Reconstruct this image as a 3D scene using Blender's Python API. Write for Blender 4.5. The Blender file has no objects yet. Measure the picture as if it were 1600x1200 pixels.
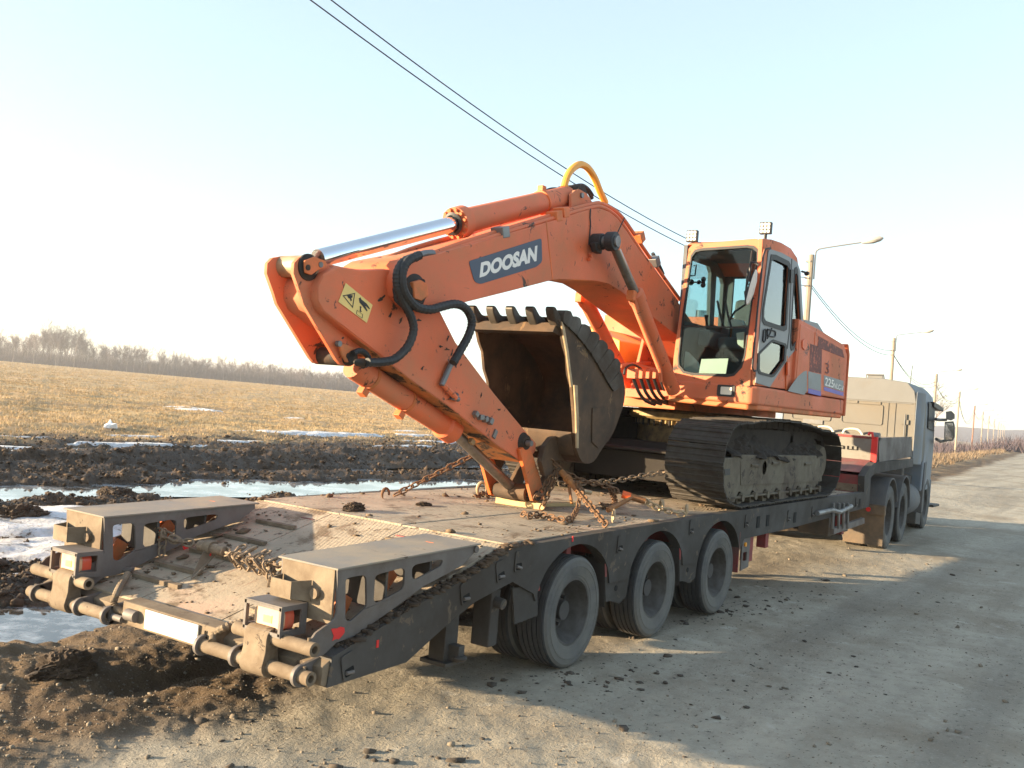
import bpy, bmesh, math, random
import numpy as np
from mathutils import Vector, Matrix
from mathutils.geometry import tessellate_polygon
random.seed(7)
RNG = np.random.default_rng(11)
R = math.radians
SC = bpy.context.scene
COL = SC.collection

# ------------------------------------------------------------------ camera, sky, sun, exposure
cd = bpy.data.cameras.new('camera')
cam = bpy.data.objects.new('camera', cd); COL.objects.link(cam)
cd.sensor_width = 36.0; cd.lens = 34.17; cd.clip_start = 0.05; cd.clip_end = 5000
cam.location = (-6.094, -4.628, 1.881)
YAW, PIT, ROL = R(33.65), R(0.86), R(4.567)
F = Vector((math.cos(YAW)*math.cos(PIT), math.sin(YAW)*math.cos(PIT), math.sin(PIT)))
RT = F.cross(Vector((0, 0, 1))).normalized(); UP = RT.cross(F)
R2 = RT*math.cos(ROL) + UP*math.sin(ROL); U2 = UP*math.cos(ROL) - RT*math.sin(ROL)
cam.rotation_euler = Matrix((R2, U2, -F)).transposed().to_euler()
SC.camera = cam

SUN_EL = R(8.6); SUN_AZ = R(131.5)        # direction to the sun, counter-clockwise from +X
sd = Vector((math.cos(SUN_AZ)*math.cos(SUN_EL), math.sin(SUN_AZ)*math.cos(SUN_EL), math.sin(SUN_EL)))
world = bpy.data.worlds.new('World'); SC.world = world; world.use_nodes = True
wn = world.node_tree; wn.nodes.clear()
sky = wn.nodes.new('ShaderNodeTexSky'); sky.sky_type = 'NISHITA'; sky.sun_disc = False
sky.sun_elevation = SUN_EL; sky.sun_rotation = math.pi/2 - SUN_AZ
sky.air_density = 1.0; sky.dust_density = 0.6; sky.ozone_density = 1.6; sky.altitude = 200
bg = wn.nodes.new('ShaderNodeBackground'); bg.inputs['Strength'].default_value = 0.110
wo = wn.nodes.new('ShaderNodeOutputWorld')
hs_ = wn.nodes.new('ShaderNodeHueSaturation'); hs_.inputs['Saturation'].default_value = .85
wn.links.new(sky.outputs[0], hs_.inputs['Color'])
pale = wn.nodes.new('ShaderNodeMix'); pale.data_type = 'RGBA'; pale.inputs[0].default_value = .42     # thin high haze: an even pale veil over the whole sky
pale.inputs[7].default_value = (1.70, 2.04, 2.22, 1)
wn.links.new(hs_.outputs[0], pale.inputs[6]); wn.links.new(pale.outputs[2], bg.inputs[0]); wn.links.new(bg.outputs[0], wo.inputs[0])
sl = bpy.data.lights.new('sun', 'SUN'); sl.energy = 4.4; sl.angle = R(0.6); sl.color = (1.0, 0.77, 0.49)
so = bpy.data.objects.new('sun', sl); COL.objects.link(so)
so.rotation_euler = (-sd).to_track_quat('-Z', 'Y').to_euler(); so.location = (0, 0, 30)
SC.view_settings.view_transform = 'Standard'; SC.view_settings.look = 'None'
SC.view_settings.gamma = 1.0; SC.view_settings.use_curve_mapping = False
SC.view_settings.exposure = 2.22
SC.cycles.use_denoising = True
SC.cycles.max_bounces = 6; SC.cycles.transparent_max_bounces = 12
SC.cycles.caustics_reflective = False; SC.cycles.caustics_refractive = False

# ------------------------------------------------------------------ node helpers and materials
class N:
    def __init__(s, name):
        s.m = bpy.data.materials.new(name); s.m.use_nodes = True
        s.t = s.m.node_tree; s.t.nodes.clear()
        s.out = s.n('ShaderNodeOutputMaterial'); s.b = s.n('ShaderNodeBsdfPrincipled')
        s.l(s.b.outputs[0], s.out.inputs[0]); s.tc = s.n('ShaderNodeTexCoord').outputs['Object']
    def n(s, k, **kw):
        x = s.t.nodes.new(k)
        for a, v in kw.items(): setattr(x, a, v)
        return x
    def l(s, a, b): s.t.links.new(a, b)
    def noise(s, scale, detail=5, rough=.6, vec=None, dist=0):
        x = s.n('ShaderNodeTexNoise'); x.inputs['Scale'].default_value = scale
        x.inputs['Detail'].default_value = detail; x.inputs['Roughness'].default_value = rough
        x.inputs['Distortion'].default_value = dist
        s.l(vec or s.tc, x.inputs['Vector']); return x.outputs['Fac']
    def stretch(s, sx, sy, sz):
        x = s.n('ShaderNodeMapping'); x.inputs['Scale'].default_value = (sx, sy, sz)
        s.l(s.tc, x.inputs['Vector']); return x.outputs[0]
    def ramp(s, v, a, b, lo=0., hi=1.):
        x = s.n('ShaderNodeMapRange'); x.clamp = True
        for i, q in enumerate((a, b, lo, hi)): x.inputs[1+i].default_value = q
        s.l(v, x.inputs[0]); return x.outputs[0]
    def math(s, op, a, b):
        x = s.n('ShaderNodeMath', operation=op)
        for i, q in enumerate((a, b)):
            if isinstance(q, (int, float)): x.inputs[i].default_value = q
            else: s.l(q, x.inputs[i])
        return x.outputs[0]
    def mix(s, f, a, b):
        x = s.n('ShaderNodeMix', data_type='RGBA')
        for i, q in ((0, f), (6, a), (7, b)):
            if isinstance(q, (int, float)): x.inputs[i].default_value = q
            elif isinstance(q, tuple): x.inputs[i].default_value = (*q, 1)
            else: s.l(q, x.inputs[i])
        return x.outputs[2]
    def attr(s, name):
        x = s.n('ShaderNodeAttribute', attribute_name=name); return x.outputs['Fac']
    def bump(s, h, strength, dist=.01):
        x = s.n('ShaderNodeBump'); x.inputs['Strength'].default_value = strength
        x.inputs['Distance'].default_value = dist; s.l(h, x.inputs['Height'])
        s.l(x.outputs[0], s.b.inputs['Normal'])
    def set(s, **kw):
        for k, v in kw.items():
            i = s.b.inputs[k.replace('_', ' ')]
            if isinstance(v, tuple): i.default_value = (*v, 1)
            elif isinstance(v, (int, float)): i.default_value = v
            else: s.l(v, i)

def mulc(c, k): return tuple(min(1, x*k) for x in c)
def pbr(name, col, rough=.55, metal=0., var=.18, vs=3., dirt=None, damt=.45, ds=2.5, spots=None, samt=.66, ss=9., bump=.12, bs=60., coat=0., scr=None):
    """paint or metal with tone variation, dirt in large patches, and small chips or stains"""
    g = N(name)
    c = g.mix(g.ramp(g.noise(vs, 6), .3, .7), mulc(col, 1-var), mulc(col, 1+var))
    r = rough
    if dirt:
        d = g.ramp(g.noise(ds, 8, .68, dist=.3), 1-damt-.12, 1-damt+.16)
        c = g.mix(d, c, dirt); r = g.ramp(d, 0, 1, rough, .9)
    if spots:
        p = g.ramp(g.noise(ss, 9, .72, dist=.6), samt, samt+.03)
        c = g.mix(p, c, spots)
    if scr:
        for st_ in ((3, 3, 26), (22, 3, 5)):
            p = g.math('MULTIPLY', g.ramp(g.noise(1., 7, .7, g.stretch(*st_)), .66, .70), g.ramp(g.noise(1.1, 4), .50, .56)); c = g.mix(p, c, scr)
    g.set(Base_Color=c, Roughness=r, Metallic=metal)
    if coat: g.set(Coat_Weight=coat)
    g.bump(g.noise(bs, 4), bump, .004)
    return g.m

DUST = (.36, .27, .185)
MUDC = (.060, .040, .026)
M = {}
M['orange'] = pbr('orange_paint', (.69, .142, .050), .53, var=.10, vs=1.4, dirt=(.51, .19, .10), damt=.49, ds=1.3, spots=(.060, .036, .025), samt=.60, ss=6.0, bump=.04, bs=25, scr=(.09, .05, .03))
M['orange_dirty'] = pbr('orange_paint_dirty', (.70, .15, .035), .55, var=.15, vs=2, dirt=(.30, .16, .07), damt=.46, ds=3, spots=(.05, .03, .02), samt=.62, ss=6, bump=.05, bs=30)
M['yellow'] = pbr('yellow_and_sunlit_orange', (.80, .36, .05), .45, var=.08, dirt=(.5, .3, .1), damt=.3)  # the hose's own yellow; on the tank, sunlight on orange put into the colour
M['darkred'] = pbr('peeled_decal_brown', (.16, .045, .035), .7, var=.2, spots=(.50, .13, .07), samt=.56, ss=16)
M['decal_grey'] = pbr('decal_grey', (.19, .21, .22), .5, var=.1, dirt=(.3, .25, .2), damt=.3)
M['decal_blue'] = pbr('decal_blue', (.10, .09, .42), .5, var=.1, spots=(.55, .13, .05), samt=.6, ss=12)
M['decal_orange'] = pbr('decal_orange', (.70, .11, .02), .5)
M['decal_white'] = pbr('decal_white', (.75, .73, .70), .5, var=.05)
M['badge'] = pbr('badge_slate', (.040, .060, .105), .5, var=.06)
M['label'] = pbr('warning_label_yellow', (.80, .58, .20), .6, var=.08, spots=(.35, .2, .1), samt=.7)
M['black'] = pbr('black_plastic', (.018, .018, .02), .55, var=.2, dirt=(.08, .07, .06), damt=.3)
M['hose'] = pbr('hose_rubber', (.016, .017, .019), .6, var=.2, dirt=(.07, .06, .05), damt=.35)
M['grease'] = pbr('grease_black', (.02, .015, .012), .75, var=.3, dirt=(.10, .05, .025), damt=.4, ds=8)
M['cabgrey'] = pbr('cab_grey_paint', (.20, .21, .22), .5, var=.08, dirt=(.30, .26, .22), damt=.3)
M['interior'] = pbr('cab_interior', (.10, .105, .11), .8, var=.2)
M['cream'] = pbr('cream_plastic', (.62, .58, .48), .6, var=.08)
M['seal'] = pbr('window_seal', (.015, .016, .018), .6)
M['chrome'] = pbr('chrome_rod', (.72, .74, .78), .10, metal=1, var=.04, bump=.01)
M['greyrod'] = pbr('worn_rod', (.30, .28, .26), .3, metal=.9, var=.15, dirt=(.10, .08, .06), damt=.4)
M['steel'] = pbr('grey_steel', (.20, .20, .20), .5, metal=.6, var=.2, dirt=(.16, .12, .08), damt=.4)
M['bucket'] = pbr('bucket_steel', (.082, .046, .023), .78, metal=.0, var=.45, vs=3, dirt=(.036, .029, .023), damt=.45, ds=3.5, spots=(.17, .10, .045), samt=.60, ss=4, bump=.3, bs=40)
M['bucketin'] = pbr('bucket_inside', (.095, .044, .020), .75, metal=.1, var=.35, dirt=(.03, .022, .016), damt=.45, bump=.35, bs=30)
M['tooth'] = pbr('tooth_steel', (.075, .070, .062), .5, metal=.5, var=.3, dirt=(.07, .05, .035), damt=.5)
M['track'] = pbr('track_shoe_steel', (.060, .052, .043), .75, metal=.2, var=.35, vs=6, dirt=(.035, .026, .019), damt=.5, ds=4, spots=(.24, .22, .19), samt=.66, ss=3.5, bump=.5, bs=40)
M['trackmud'] = pbr('track_mud', (.024, .017, .012), .95, var=.4, vs=9, bump=.8, bs=50)
M['trackframe'] = pbr('track_frame_paint', (.145, .122, .082), .75, var=.25, dirt=(.075, .055, .038), damt=.52, ds=3, spots=(.04, .028, .020), samt=.575, ss=5, bump=.3)
M['ring'] = pbr('slew_ring_yellow', (.33, .22, .085), .6, var=.3, dirt=(.08, .055, .035), damt=.5, ds=5)
M['carbody'] = pbr('carbody_shaded_dark', (.022, .017, .013), .9, var=.35, dirt=(.014, .011, .009), damt=.5)  # near-black base puts the shade between the tracks into the colour
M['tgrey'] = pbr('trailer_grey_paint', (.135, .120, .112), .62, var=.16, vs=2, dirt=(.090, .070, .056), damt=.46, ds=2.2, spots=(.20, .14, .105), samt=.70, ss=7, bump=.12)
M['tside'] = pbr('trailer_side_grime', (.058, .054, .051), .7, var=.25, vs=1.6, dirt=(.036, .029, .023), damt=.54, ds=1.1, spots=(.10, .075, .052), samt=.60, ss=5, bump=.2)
M['hole_shade_print'] = pbr('hole_shade_and_print', (.004, .004, .004), .95, bump=0)  # near-black: painted shade of holes, slots and recesses; also the headboard print
M['tdust'] = pbr('trailer_dusty_steel', (.215, .168, .115), .8, var=.18, vs=3, dirt=(.125, .088, .056), damt=.54, ds=4, spots=(.06, .04, .026), samt=.595, ss=9, bump=.2)
M['tred'] = pbr('trailer_red_paint', (.30, .030, .030), .6, var=.2, dirt=(.12, .06, .05), damt=.52, ds=3, spots=(.05, .035, .03), samt=.63, ss=7)
M['boardwhite'] = pbr('headboard_white', (.185, .18, .16), .55, var=.06, dirt=(.15, .13, .10), damt=.4, ds=2.4)
M['scraped'] = pbr('orange_paint_scraped', (.55, .17, .04), .6, var=.15, vs=3, dirt=(.26, .14, .06), damt=.52, ds=5, spots=(.035, .022, .014), samt=.52, ss=5, bump=.1, scr=(.03, .02, .015))
M['tredlit'] = pbr('trailer_red_gloss_lit', (.22, .045, .05), .35, var=.2, dirt=(.17, .10, .085), damt=.5, ds=2)  # lit copy of the trailer red: the sunlit lilac cast is in its colour
M['ramptop'] = pbr('ramp_top_worn', (.165, .160, .155), .75, var=.2, vs=2, dirt=(.27, .225, .17), damt=.54, ds=2.2, spots=(.085, .062, .045), samt=.62, ss=7, bump=.2)
M['sprayred'] = pbr('red_spray_mark', (.62, .022, .020), .6, var=.1)
M['white'] = pbr('white_paint', (.72, .69, .62), .55, var=.06, dirt=(.52, .46, .36), damt=.32, ds=2.4, spots=(.40, .34, .25), samt=.7)
M['tyre'] = pbr('tyre_rubber', (.088, .088, .088), .9, var=.34, vs=5, dirt=(.15, .138, .118), damt=.52, ds=2, spots=(.05, .047, .043), samt=.66, ss=12, bump=.25, bs=60)
M['tread'] = pbr('tyre_tread', (.042, .042, .043), .9, var=.25, dirt=(.09, .08, .068), damt=.42, ds=4, bump=.3, bs=70)
M['rim'] = pbr('wheel_rim', (.092, .086, .080), .6, metal=.3, var=.2, dirt=(.06, .05, .042), damt=.5, ds=5)
M['rimred'] = pbr('hub_dark', (.045, .040, .038), .7, var=.3)
M['lens_red'] = pbr('lamp_lens_red', (.75, .10, .05), .3, var=.05, dirt=(.60, .30, .18), damt=.4)
M['lens_white'] = pbr('lamp_lens_amber', (.72, .42, .24), .3, var=.06, dirt=(.60, .42, .28), damt=.4)
M['amber'] = pbr('amber_marker', (.85, .33, .02), .3)
M['reflector'] = pbr('lamp_reflector', (.80, .52, .16), .3)
M['lens'] = pbr('work_lamp_lens', (.78, .74, .62), .2, var=.1)
M['truckbeige'] = pbr('truck_dusty_blue_rear', (.150, .140, .122), .65, var=.10, vs=1.2, dirt=(.17, .145, .11), damt=.5, ds=.9, bump=.05)
M['truckroof'] = pbr('truck_roof', (.150, .152, .150), .6, var=.06, dirt=(.16, .145, .125), damt=.35)
M['truckblue'] = pbr('truck_blue_paint', (.15, .19, .245), .45, var=.08, vs=1.5, dirt=(.24, .235, .22), damt=.52, ds=1.2, bump=.03)
M['truckdark'] = pbr('truck_underbody', (.06, .058, .056), .8, var=.25, dirt=(.12, .10, .08), damt=.5)
M['fender'] = pbr('mudguard_plastic', (.105, .105, .108), .75, var=.15, dirt=(.16, .14, .12), damt=.45)
M['rubberflap'] = pbr('mud_flap', (.08, .066, .052), .85, var=.2, dirt=(.19, .13, .08), damt=.5)
M['concrete'] = pbr('pole_concrete', (.30, .25, .19), .85, var=.08, vs=2, dirt=(.25, .20, .15), damt=.35)
M['wood'] = pbr('sawn_board', (.52, .36, .17), .75, var=.15, vs=8, bump=.2)
M['polewood'] = pbr('wooden_pole', (.24, .12, .075), .85, var=.15)
M['galv'] = pbr('galvanised_pipe', (.22, .215, .21), .5, metal=.4, var=.1)
M['lampwhite'] = pbr('lamp_head_white', (.36, .355, .34), .45, var=.05)
M['rust'] = pbr('rusty_chain', (.20, .105, .050), .75, metal=.25, var=.35, vs=20, dirt=(.11, .065, .04), damt=.5, ds=25, bump=.3, bs=120)
M['dustchain'] = pbr('dusty_chain', (.25, .185, .125), .75, metal=.2, var=.3, vs=20, dirt=(.12, .085, .06), damt=.45, ds=25, bump=.3, bs=120)
M['binder'] = pbr('binder_rust', (.26, .115, .045), .65, metal=.2, var=.3, vs=10, dirt=(.45, .20, .05), damt=.4, ds=12)
M['gold'] = pbr('hook_steel_pale', (.38, .28, .17), .55, metal=.4, var=.25, vs=15)
M['wire'] = pbr('power_wire', (.030, .034, .045), .6)
M['paper'] = pbr('paper_sheet', (.80, .74, .60), .8, var=.03)
M['bag'] = pbr('plastic_bag', (.80, .80, .80), .4, var=.05)
M['fence'] = pbr('white_profile_sheet', (.62, .60, .57), .6, var=.08, dirt=(.42, .38, .32), damt=.4, ds=.5)
M['bark'] = pbr('birch_bark', (.20, .165, .15), .9, var=.3, vs=.6)
M['twig'] = pbr('bare_twigs', (.115, .082, .080), .9, var=.2, vs=.3)
M['brush'] = pbr('undergrowth', (.085, .062, .072), .95, var=.3, vs=.2)
M['weeds'] = pbr('dry_weeds', (.30, .20, .11), .95, var=.3, vs=.4)
M['clod'] = pbr('mud_clod', (.042, .027, .017), .95, var=.4, vs=3, dirt=(.092, .057, .031), damt=.46, ds=1.2, bump=1., bs=22)
M['clodroad'] = pbr('dried_mud_clod', (.060, .047, .036), .95, var=.3, vs=5, bump=.5, bs=50)
M['stone'] = pbr('gravel_stone', (.165, .135, .10), .92, var=.45, vs=6, bump=.3)
M['deckmud'] = pbr('deck_mud_crumbs', (.115, .078, .048), .95, var=.35, vs=10, bump=.5, bs=60)

def glassmat(name, tint, rough=.03, facing=.06):
    g = N(name)
    tr = g.n('ShaderNodeBsdfTransparent'); tr.inputs[0].default_value = (*tint, 1)
    gl = g.n('ShaderNodeBsdfGlossy'); gl.inputs[1].default_value = rough
    fr = g.n('ShaderNodeFresnel'); fr.inputs[0].default_value = 1.5
    mx = g.n('ShaderNodeMixShader')
    g.l(g.math('MULTIPLY', fr.outputs[0], facing), mx.inputs[0]); g.l(tr.outputs[0], mx.inputs[1]); g.l(gl.outputs[0], mx.inputs[2])
    g.l(mx.outputs[0], g.out.inputs[0]); return g.m
M['glass'] = glassmat('cab_glass', (.78, .88, .89), .03, .35)
M['glassdusty'] = glassmat('cab_glass_dusty', (.82, .94, .95), .05, 1.9)

def deckmat(name, scale):
    """dusty chequer plate: diagonal tread bars in relief, dust, mud smears and worn red paint"""
    g = N(name)
    c = g.mix(g.ramp(g.noise(2.2, 7), .3, .7), (.265, .215, .155), (.41, .335, .245))
    c = g.mix(g.ramp(g.noise(1.1, 5), .60, .72, 0, .45), c, (.40, .175, .12))
    c = g.mix(g.ramp(g.noise(3.3, 9, .7, dist=.5), .53, .62), c, (.155, .108, .066))
    c = g.mix(g.ramp(g.noise(1.0, 6, .7, g.stretch(2.2, 22, 4)), .60, .68, 0, .7), c, (.20, .105, .07))
    c = g.mix(g.ramp(g.noise(14, 8, .75), .58, .63), c, (.085, .056, .034))
    g.set(Base_Color=c, Roughness=.85)
    h = None
    for ang in (45, -45):
        mp = g.n('ShaderNodeMapping'); mp.inputs['Rotation'].default_value = (0, 0, R(ang)); mp.inputs['Scale'].default_value = (scale, scale*3.2, 1)
        g.l(g.tc, mp.inputs['Vector'])
        v = g.n('ShaderNodeTexVoronoi', feature='F1', distance='CHEBYCHEV'); v.inputs['Scale'].default_value = 1.; v.inputs['Randomness'].default_value = 0
        g.l(mp.outputs[0], v.inputs['Vector'])
        k = g.ramp(v.outputs['Distance'], .18, .30, 1, 0)
        h = k if h is None else g.math('MAXIMUM', h, k)
    hh = g.math('ADD', g.math('MULTIPLY', h, g.ramp(g.noise(2.5, 4), .4, .6, .15, 1.)), g.math('MULTIPLY', g.noise(40, 6), .8))
    g.bump(hh, .75, .006)
    return g.m
M['deck'] = deckmat('deck_chequer_plate', 14.)

def groundmat():
    g = N('ground_soil')
    road, mud, gr, snow = (g.attr(k) for k in ('road', 'mud', 'grass', 'snow'))
    n1 = g.noise(.55, 8, .6); n2 = g.noise(6, 8, .7); n3 = g.noise(45, 6, .7); n4 = g.noise(.13, 5)
    lon = g.noise(1.0, 6, .6, g.stretch(.12, 1.2, 1))
    # verge: brown earth with grit
    dirt = g.mix(g.ramp(n1, .35, .65), (.078, .052, .032), (.150, .103, .060))
    dirt = g.mix(g.ramp(n2, .52, .70), dirt, (.065, .042, .028))
    dirt = g.mix(g.ramp(n3, .60, .75, 0, .7), dirt, (.24, .18, .12))
    # road: compacted grey gravel
    rd = g.mix(g.ramp(lon, .35, .65), (.315, .280, .220), (.445, .400, .320))
    rd = g.mix(g.ramp(n2, .30, .55, .55, 0), rd, (.215, .190, .150))
    rd = g.mix(g.ramp(n1, .48, .64, 0, .6), rd, (.20, .155, .105))
    rd = g.mix(g.ramp(g.noise(1.0, 5, .6, g.stretch(.05, .9, 1)), .50, .60, 0, .45), rd, (.19, .17, .14))
    rd = g.mix(g.ramp(g.noise(2.4, 8, .7), .60, .66, 0, .6), rd, (.50, .46, .39))
    rd = g.mix(g.ramp(n3, .55, .75, 0, .8), rd, (.46, .42, .35))
    rd = g.mix(g.ramp(g.noise(19, 7, .72), .605, .635, 0, .85), rd, (.075, .060, .046))
    c = g.mix(road, dirt, rd)
    md = g.mix(g.ramp(n2, .35, .65), (.024, .016, .010), (.064, .040, .023))
    md = g.mix(g.ramp(n1, .54, .70, 0, .6), md, (.115, .072, .038))
    c = g.mix(mud, c, md)
    ng = g.noise(1.2, 8, .7)
    gg = g.mix(g.ramp(ng, .3, .7), (.29, .205, .105), (.47, .345, .185))
    gg = g.mix(g.ramp(n4, .42, .60, 0, .55), gg, (.40, .255, .14))
    gg = g.mix(g.ramp(n1, .58, .70, 0, .7), gg, (.20, .15, .085))
    c = g.mix(gr, c, gg)
    sn = g.mix(g.ramp(n2, .45, .72), (.86, .87, .90), (.50, .47, .45))
    c = g.mix(snow, c, sn)
    r = g.mix(mud, (.92, .92, .92), (.62, .62, .62))
    g.set(Base_Color=c, Roughness=r)
    g.b.inputs['Specular IOR Level'].default_value = .25
    g.bump(g.math('ADD', g.math('MULTIPLY', n2, 1.0), g.math('MULTIPLY', n3, .5)), .8, .045)
    return g.m
M['ground'] = groundmat()

def watermat():
    g = N('puddle_water')
    g.set(Base_Color=g.mix(g.ramp(g.noise(1.6, 6, .7), .42, .60), (.05, .045, .04), (.42, .44, .46)), Roughness=.05, IOR=1.33)
    g.b.inputs['Specular IOR Level'].default_value = .8
    return g.m
M['water'] = watermat()
def snowmat():
    g = N('old_snow')
    c = g.mix(g.ramp(g.noise(2.6, 8, .7), .42, .66), (.78, .80, .85), (.50, .47, .44))
    c = g.mix(g.ramp(g.noise(7, 8, .72), .55, .62), c, (.14, .10, .07))
    g.set(Base_Color=c, Roughness=.75); g.bump(g.noise(7, 8, .72), 1., .10); return g.m
M['snow'] = snowmat()

# ------------------------------------------------------------------ mesh helpers
ORG = {}
def root(name, loc, label, cat, group=None, rz=0.):
    o = bpy.data.objects.new(name, None); COL.objects.link(o); o.empty_display_size = .1
    o.location = loc; o.rotation_euler = (0, 0, rz)
    o['label'] = label; o['category'] = cat
    if group: o['group'] = group
    ORG[o.name] = Vector(loc) if rz == 0 else Vector((0, 0, 0))
    return o
def tag(o, label, cat, group=None):
    o['label'] = label; o['category'] = cat
    if group: o['group'] = group
    return o
def orgof(p):
    while p is not None:
        if p.name in ORG: return ORG[p.name]
        p = p.parent
    return Vector((0, 0, 0))

class B:
    """collects shapes, in the coordinates of the place; build() links them as one mesh object"""
    def __init__(s): s.v = []; s.f = []
    def add(s, v, f):
        k = len(s.v); s.v += [tuple(p) for p in v]; s.f += [tuple(i+k for i in q) for q in f]; return s
    def prism(s, loops, vec):
        if not isinstance(loops[0][0], (tuple, list, Vector)): loops = [loops]
        loops = [[Vector(p) for p in l] for l in loops]; vec = Vector(vec)
        flat = [p for l in loops for p in l]; n = len(flat)
        tri = tessellate_polygon(loops)
        f = [tuple(t) for t in tri] + [tuple(i+n for i in reversed(t)) for t in tri]
        k = 0
        for l in loops:
            m = len(l)
            for i in range(m): f.append((k+i, k+(i+1) % m, n+k+(i+1) % m, n+k+i))
            k += m
        return s.add(flat + [p+vec for p in flat], f)
    def box(s, lo, hi, rot=None, c=None):
        lo, hi = Vector(lo), Vector(hi)
        v = [Vector((x, y, z)) for x in (lo.x, hi.x) for y in (lo.y, hi.y) for z in (lo.z, hi.z)]
        if rot is not None:
            c = Vector(c) if c is not None else (lo+hi)/2
            v = [c + rot @ (p-c) for p in v]
        return s.add(v, [(0, 1, 3, 2), (4, 6, 7, 5), (0, 4, 5, 1), (2, 3, 7, 6), (0, 2, 6, 4), (1, 5, 7, 3)])
    def tube(s, path, r, n=8, closed=False, caps=True):
        P = [Vector(p) for p in path]; m = len(P)
        rr = r if isinstance(r, (list, tuple)) else [r]*m
        up = None; v = []
        for i in range(m):
            a = P[(i-1) % m] if (closed or i) else P[i]; b = P[(i+1) % m] if (closed or i < m-1) else P[i]
            t = (b-a).normalized()
            if up is None: up = t.orthogonal().normalized()
            up = (up - t*up.dot(t)).normalized(); w = t.cross(up)
            for k in range(n):
                an = 2*math.pi*k/n; v.append(P[i] + (up*math.cos(an) + w*math.sin(an))*rr[i])
        f = []
        for i in range(m if closed else m-1):
            j = (i+1) % m
            for k in range(n): f.append((i*n+k, i*n+(k+1) % n, j*n+(k+1) % n, j*n+k))
        if caps and not closed:
            f.append(tuple(reversed(range(n)))); f.append(tuple((m-1)*n+k for k in range(n)))
        return s.add(v, f)
    def cyl(s, a, b, r, n=16, r2=None): return s.tube([a, b], [r, r if r2 is None else r2], n)
    def lathe(s, prof, c, ax, n=32, close=True):
        """prof: (radius, along axis); ax the axis"""
        c, ax = Vector(c), Vector(ax).normalized(); u = ax.orthogonal().normalized(); w = ax.cross(u)
        v = [c + ax*h + (u*math.cos(2*math.pi*k/n) + w*math.sin(2*math.pi*k/n))*r for r, h in prof for k in range(n)]
        m = len(prof); f = []
        for i in range(m-1):
            for k in range(n): f.append((i*n+k, i*n+(k+1) % n, (i+1)*n+(k+1) % n, (i+1)*n+k))
        if close: f.append(tuple(range(n))); f.append(tuple((m-1)*n+k for k in reversed(range(n))))
        return s.add(v, f)
    def mesh(s, name, mat, org=(0, 0, 0), smooth=True):
        me = bpy.data.meshes.new(name); o = Vector(org)
        me.from_pydata([Vector(p)-o for p in s.v], [], s.f)
        bm = bmesh.new(); bm.from_mesh(me); bmesh.ops.recalc_face_normals(bm, faces=bm.faces); bm.to_mesh(me); bm.free()
        for m in (mat if isinstance(mat, (list, tuple)) else [mat]): me.materials.append(M[m] if isinstance(m, str) else m)
        if smooth:
            me.shade_smooth(); me.set_sharp_from_angle(angle=R(35))
        return me
    def build(s, name, mat, parent=None, bevel=0., label=None, smooth=True):
        o = bpy.data.objects.new(name, s.mesh(name, mat, orgof(parent), smooth)); COL.objects.link(o)
        if parent is not None: o.parent = parent
        if bevel:
            b = o.modifiers.new('bevel', 'BEVEL'); b.width = bevel; b.segments = 2; b.limit_method = 'ANGLE'; b.angle_limit = R(40); b.harden_normals = True
        if label: o['label'] = label
        return o
def inst(name, me, loc, parent, rot=None):
    o = bpy.data.objects.new(name, me); COL.objects.link(o); o.parent = parent
    o.location = Vector(loc) - orgof(parent)
    if rot is not None: o.rotation_euler = rot
    return o
def setkind(o, k): o['kind'] = k; return o
def shift(pts, d): d = Vector(d); return [Vector(p)+d for p in pts]
def smoothpath(pts, k=6):
    P = [Vector(p) for p in pts]; out = []
    for i in range(len(P)-1):
        p0 = P[max(i-1, 0)]; p1 = P[i]; p2 = P[i+1]; p3 = P[min(i+2, len(P)-1)]
        for j in range(k):
            t = j/k
            out.append(.5*((2*p1) + (p2-p0)*t + (2*p0-5*p1+4*p2-p3)*t*t + (3*p1-p0-3*p2+p3)*t**3))
    out.append(P[-1]); return out
def roundloop(pts, r=.03, k=4):
    P = [Vector(p) for p in pts]; out = []; n = len(P)
    for i in range(n):
        a, b, c = P[i-1], P[i], P[(i+1) % n]
        d1, d2 = (a-b), (c-b); q = min(r, d1.length*.45, d2.length*.45)
        s0, s1 = b + d1.normalized()*q, b + d2.normalized()*q
        for j in range(k+1):
            t = j/k; out.append(s0*(1-t)**2 + b*2*t*(1-t) + s1*t*t)
    return out
def text_on(parent, name, s, quad, nrm, mat, fat=.0, depth=.003, label=None):
    """lettering as flat print on a surface: quad = bottom left, bottom right, top right, top left"""
    cu = bpy.data.curves.new(name, 'FONT'); cu.body = s; cu.resolution_u = 4; cu.offset = fat
    t = bpy.data.objects.new('t', cu); COL.objects.link(t)
    bpy.context.view_layer.update()
    me = bpy.data.meshes.new_from_object(t.evaluated_get(bpy.context.evaluated_depsgraph_get()))
    bpy.data.objects.remove(t)
    co = np.array([v.co[:] for v in me.vertices]); lo, hi = co.min(0), co.max(0)
    q = [Vector(p) for p in quad]; nv = Vector(nrm).normalized()*depth; og = orgof(parent)
    for v in me.vertices:
        a = (v.co.x-lo[0])/(hi[0]-lo[0]); b = (v.co.y-lo[1])/(hi[1]-lo[1])
        v.co = q[0]*(1-a)*(1-b) + q[1]*a*(1-b) + q[2]*a*b + q[3]*(1-a)*b + nv - og
    me.materials.clear(); me.materials.append(M[mat])
    o = bpy.data.objects.new(name, me); COL.objects.link(o); o.parent = parent
    if label: o['label'] = label
    return o

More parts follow.
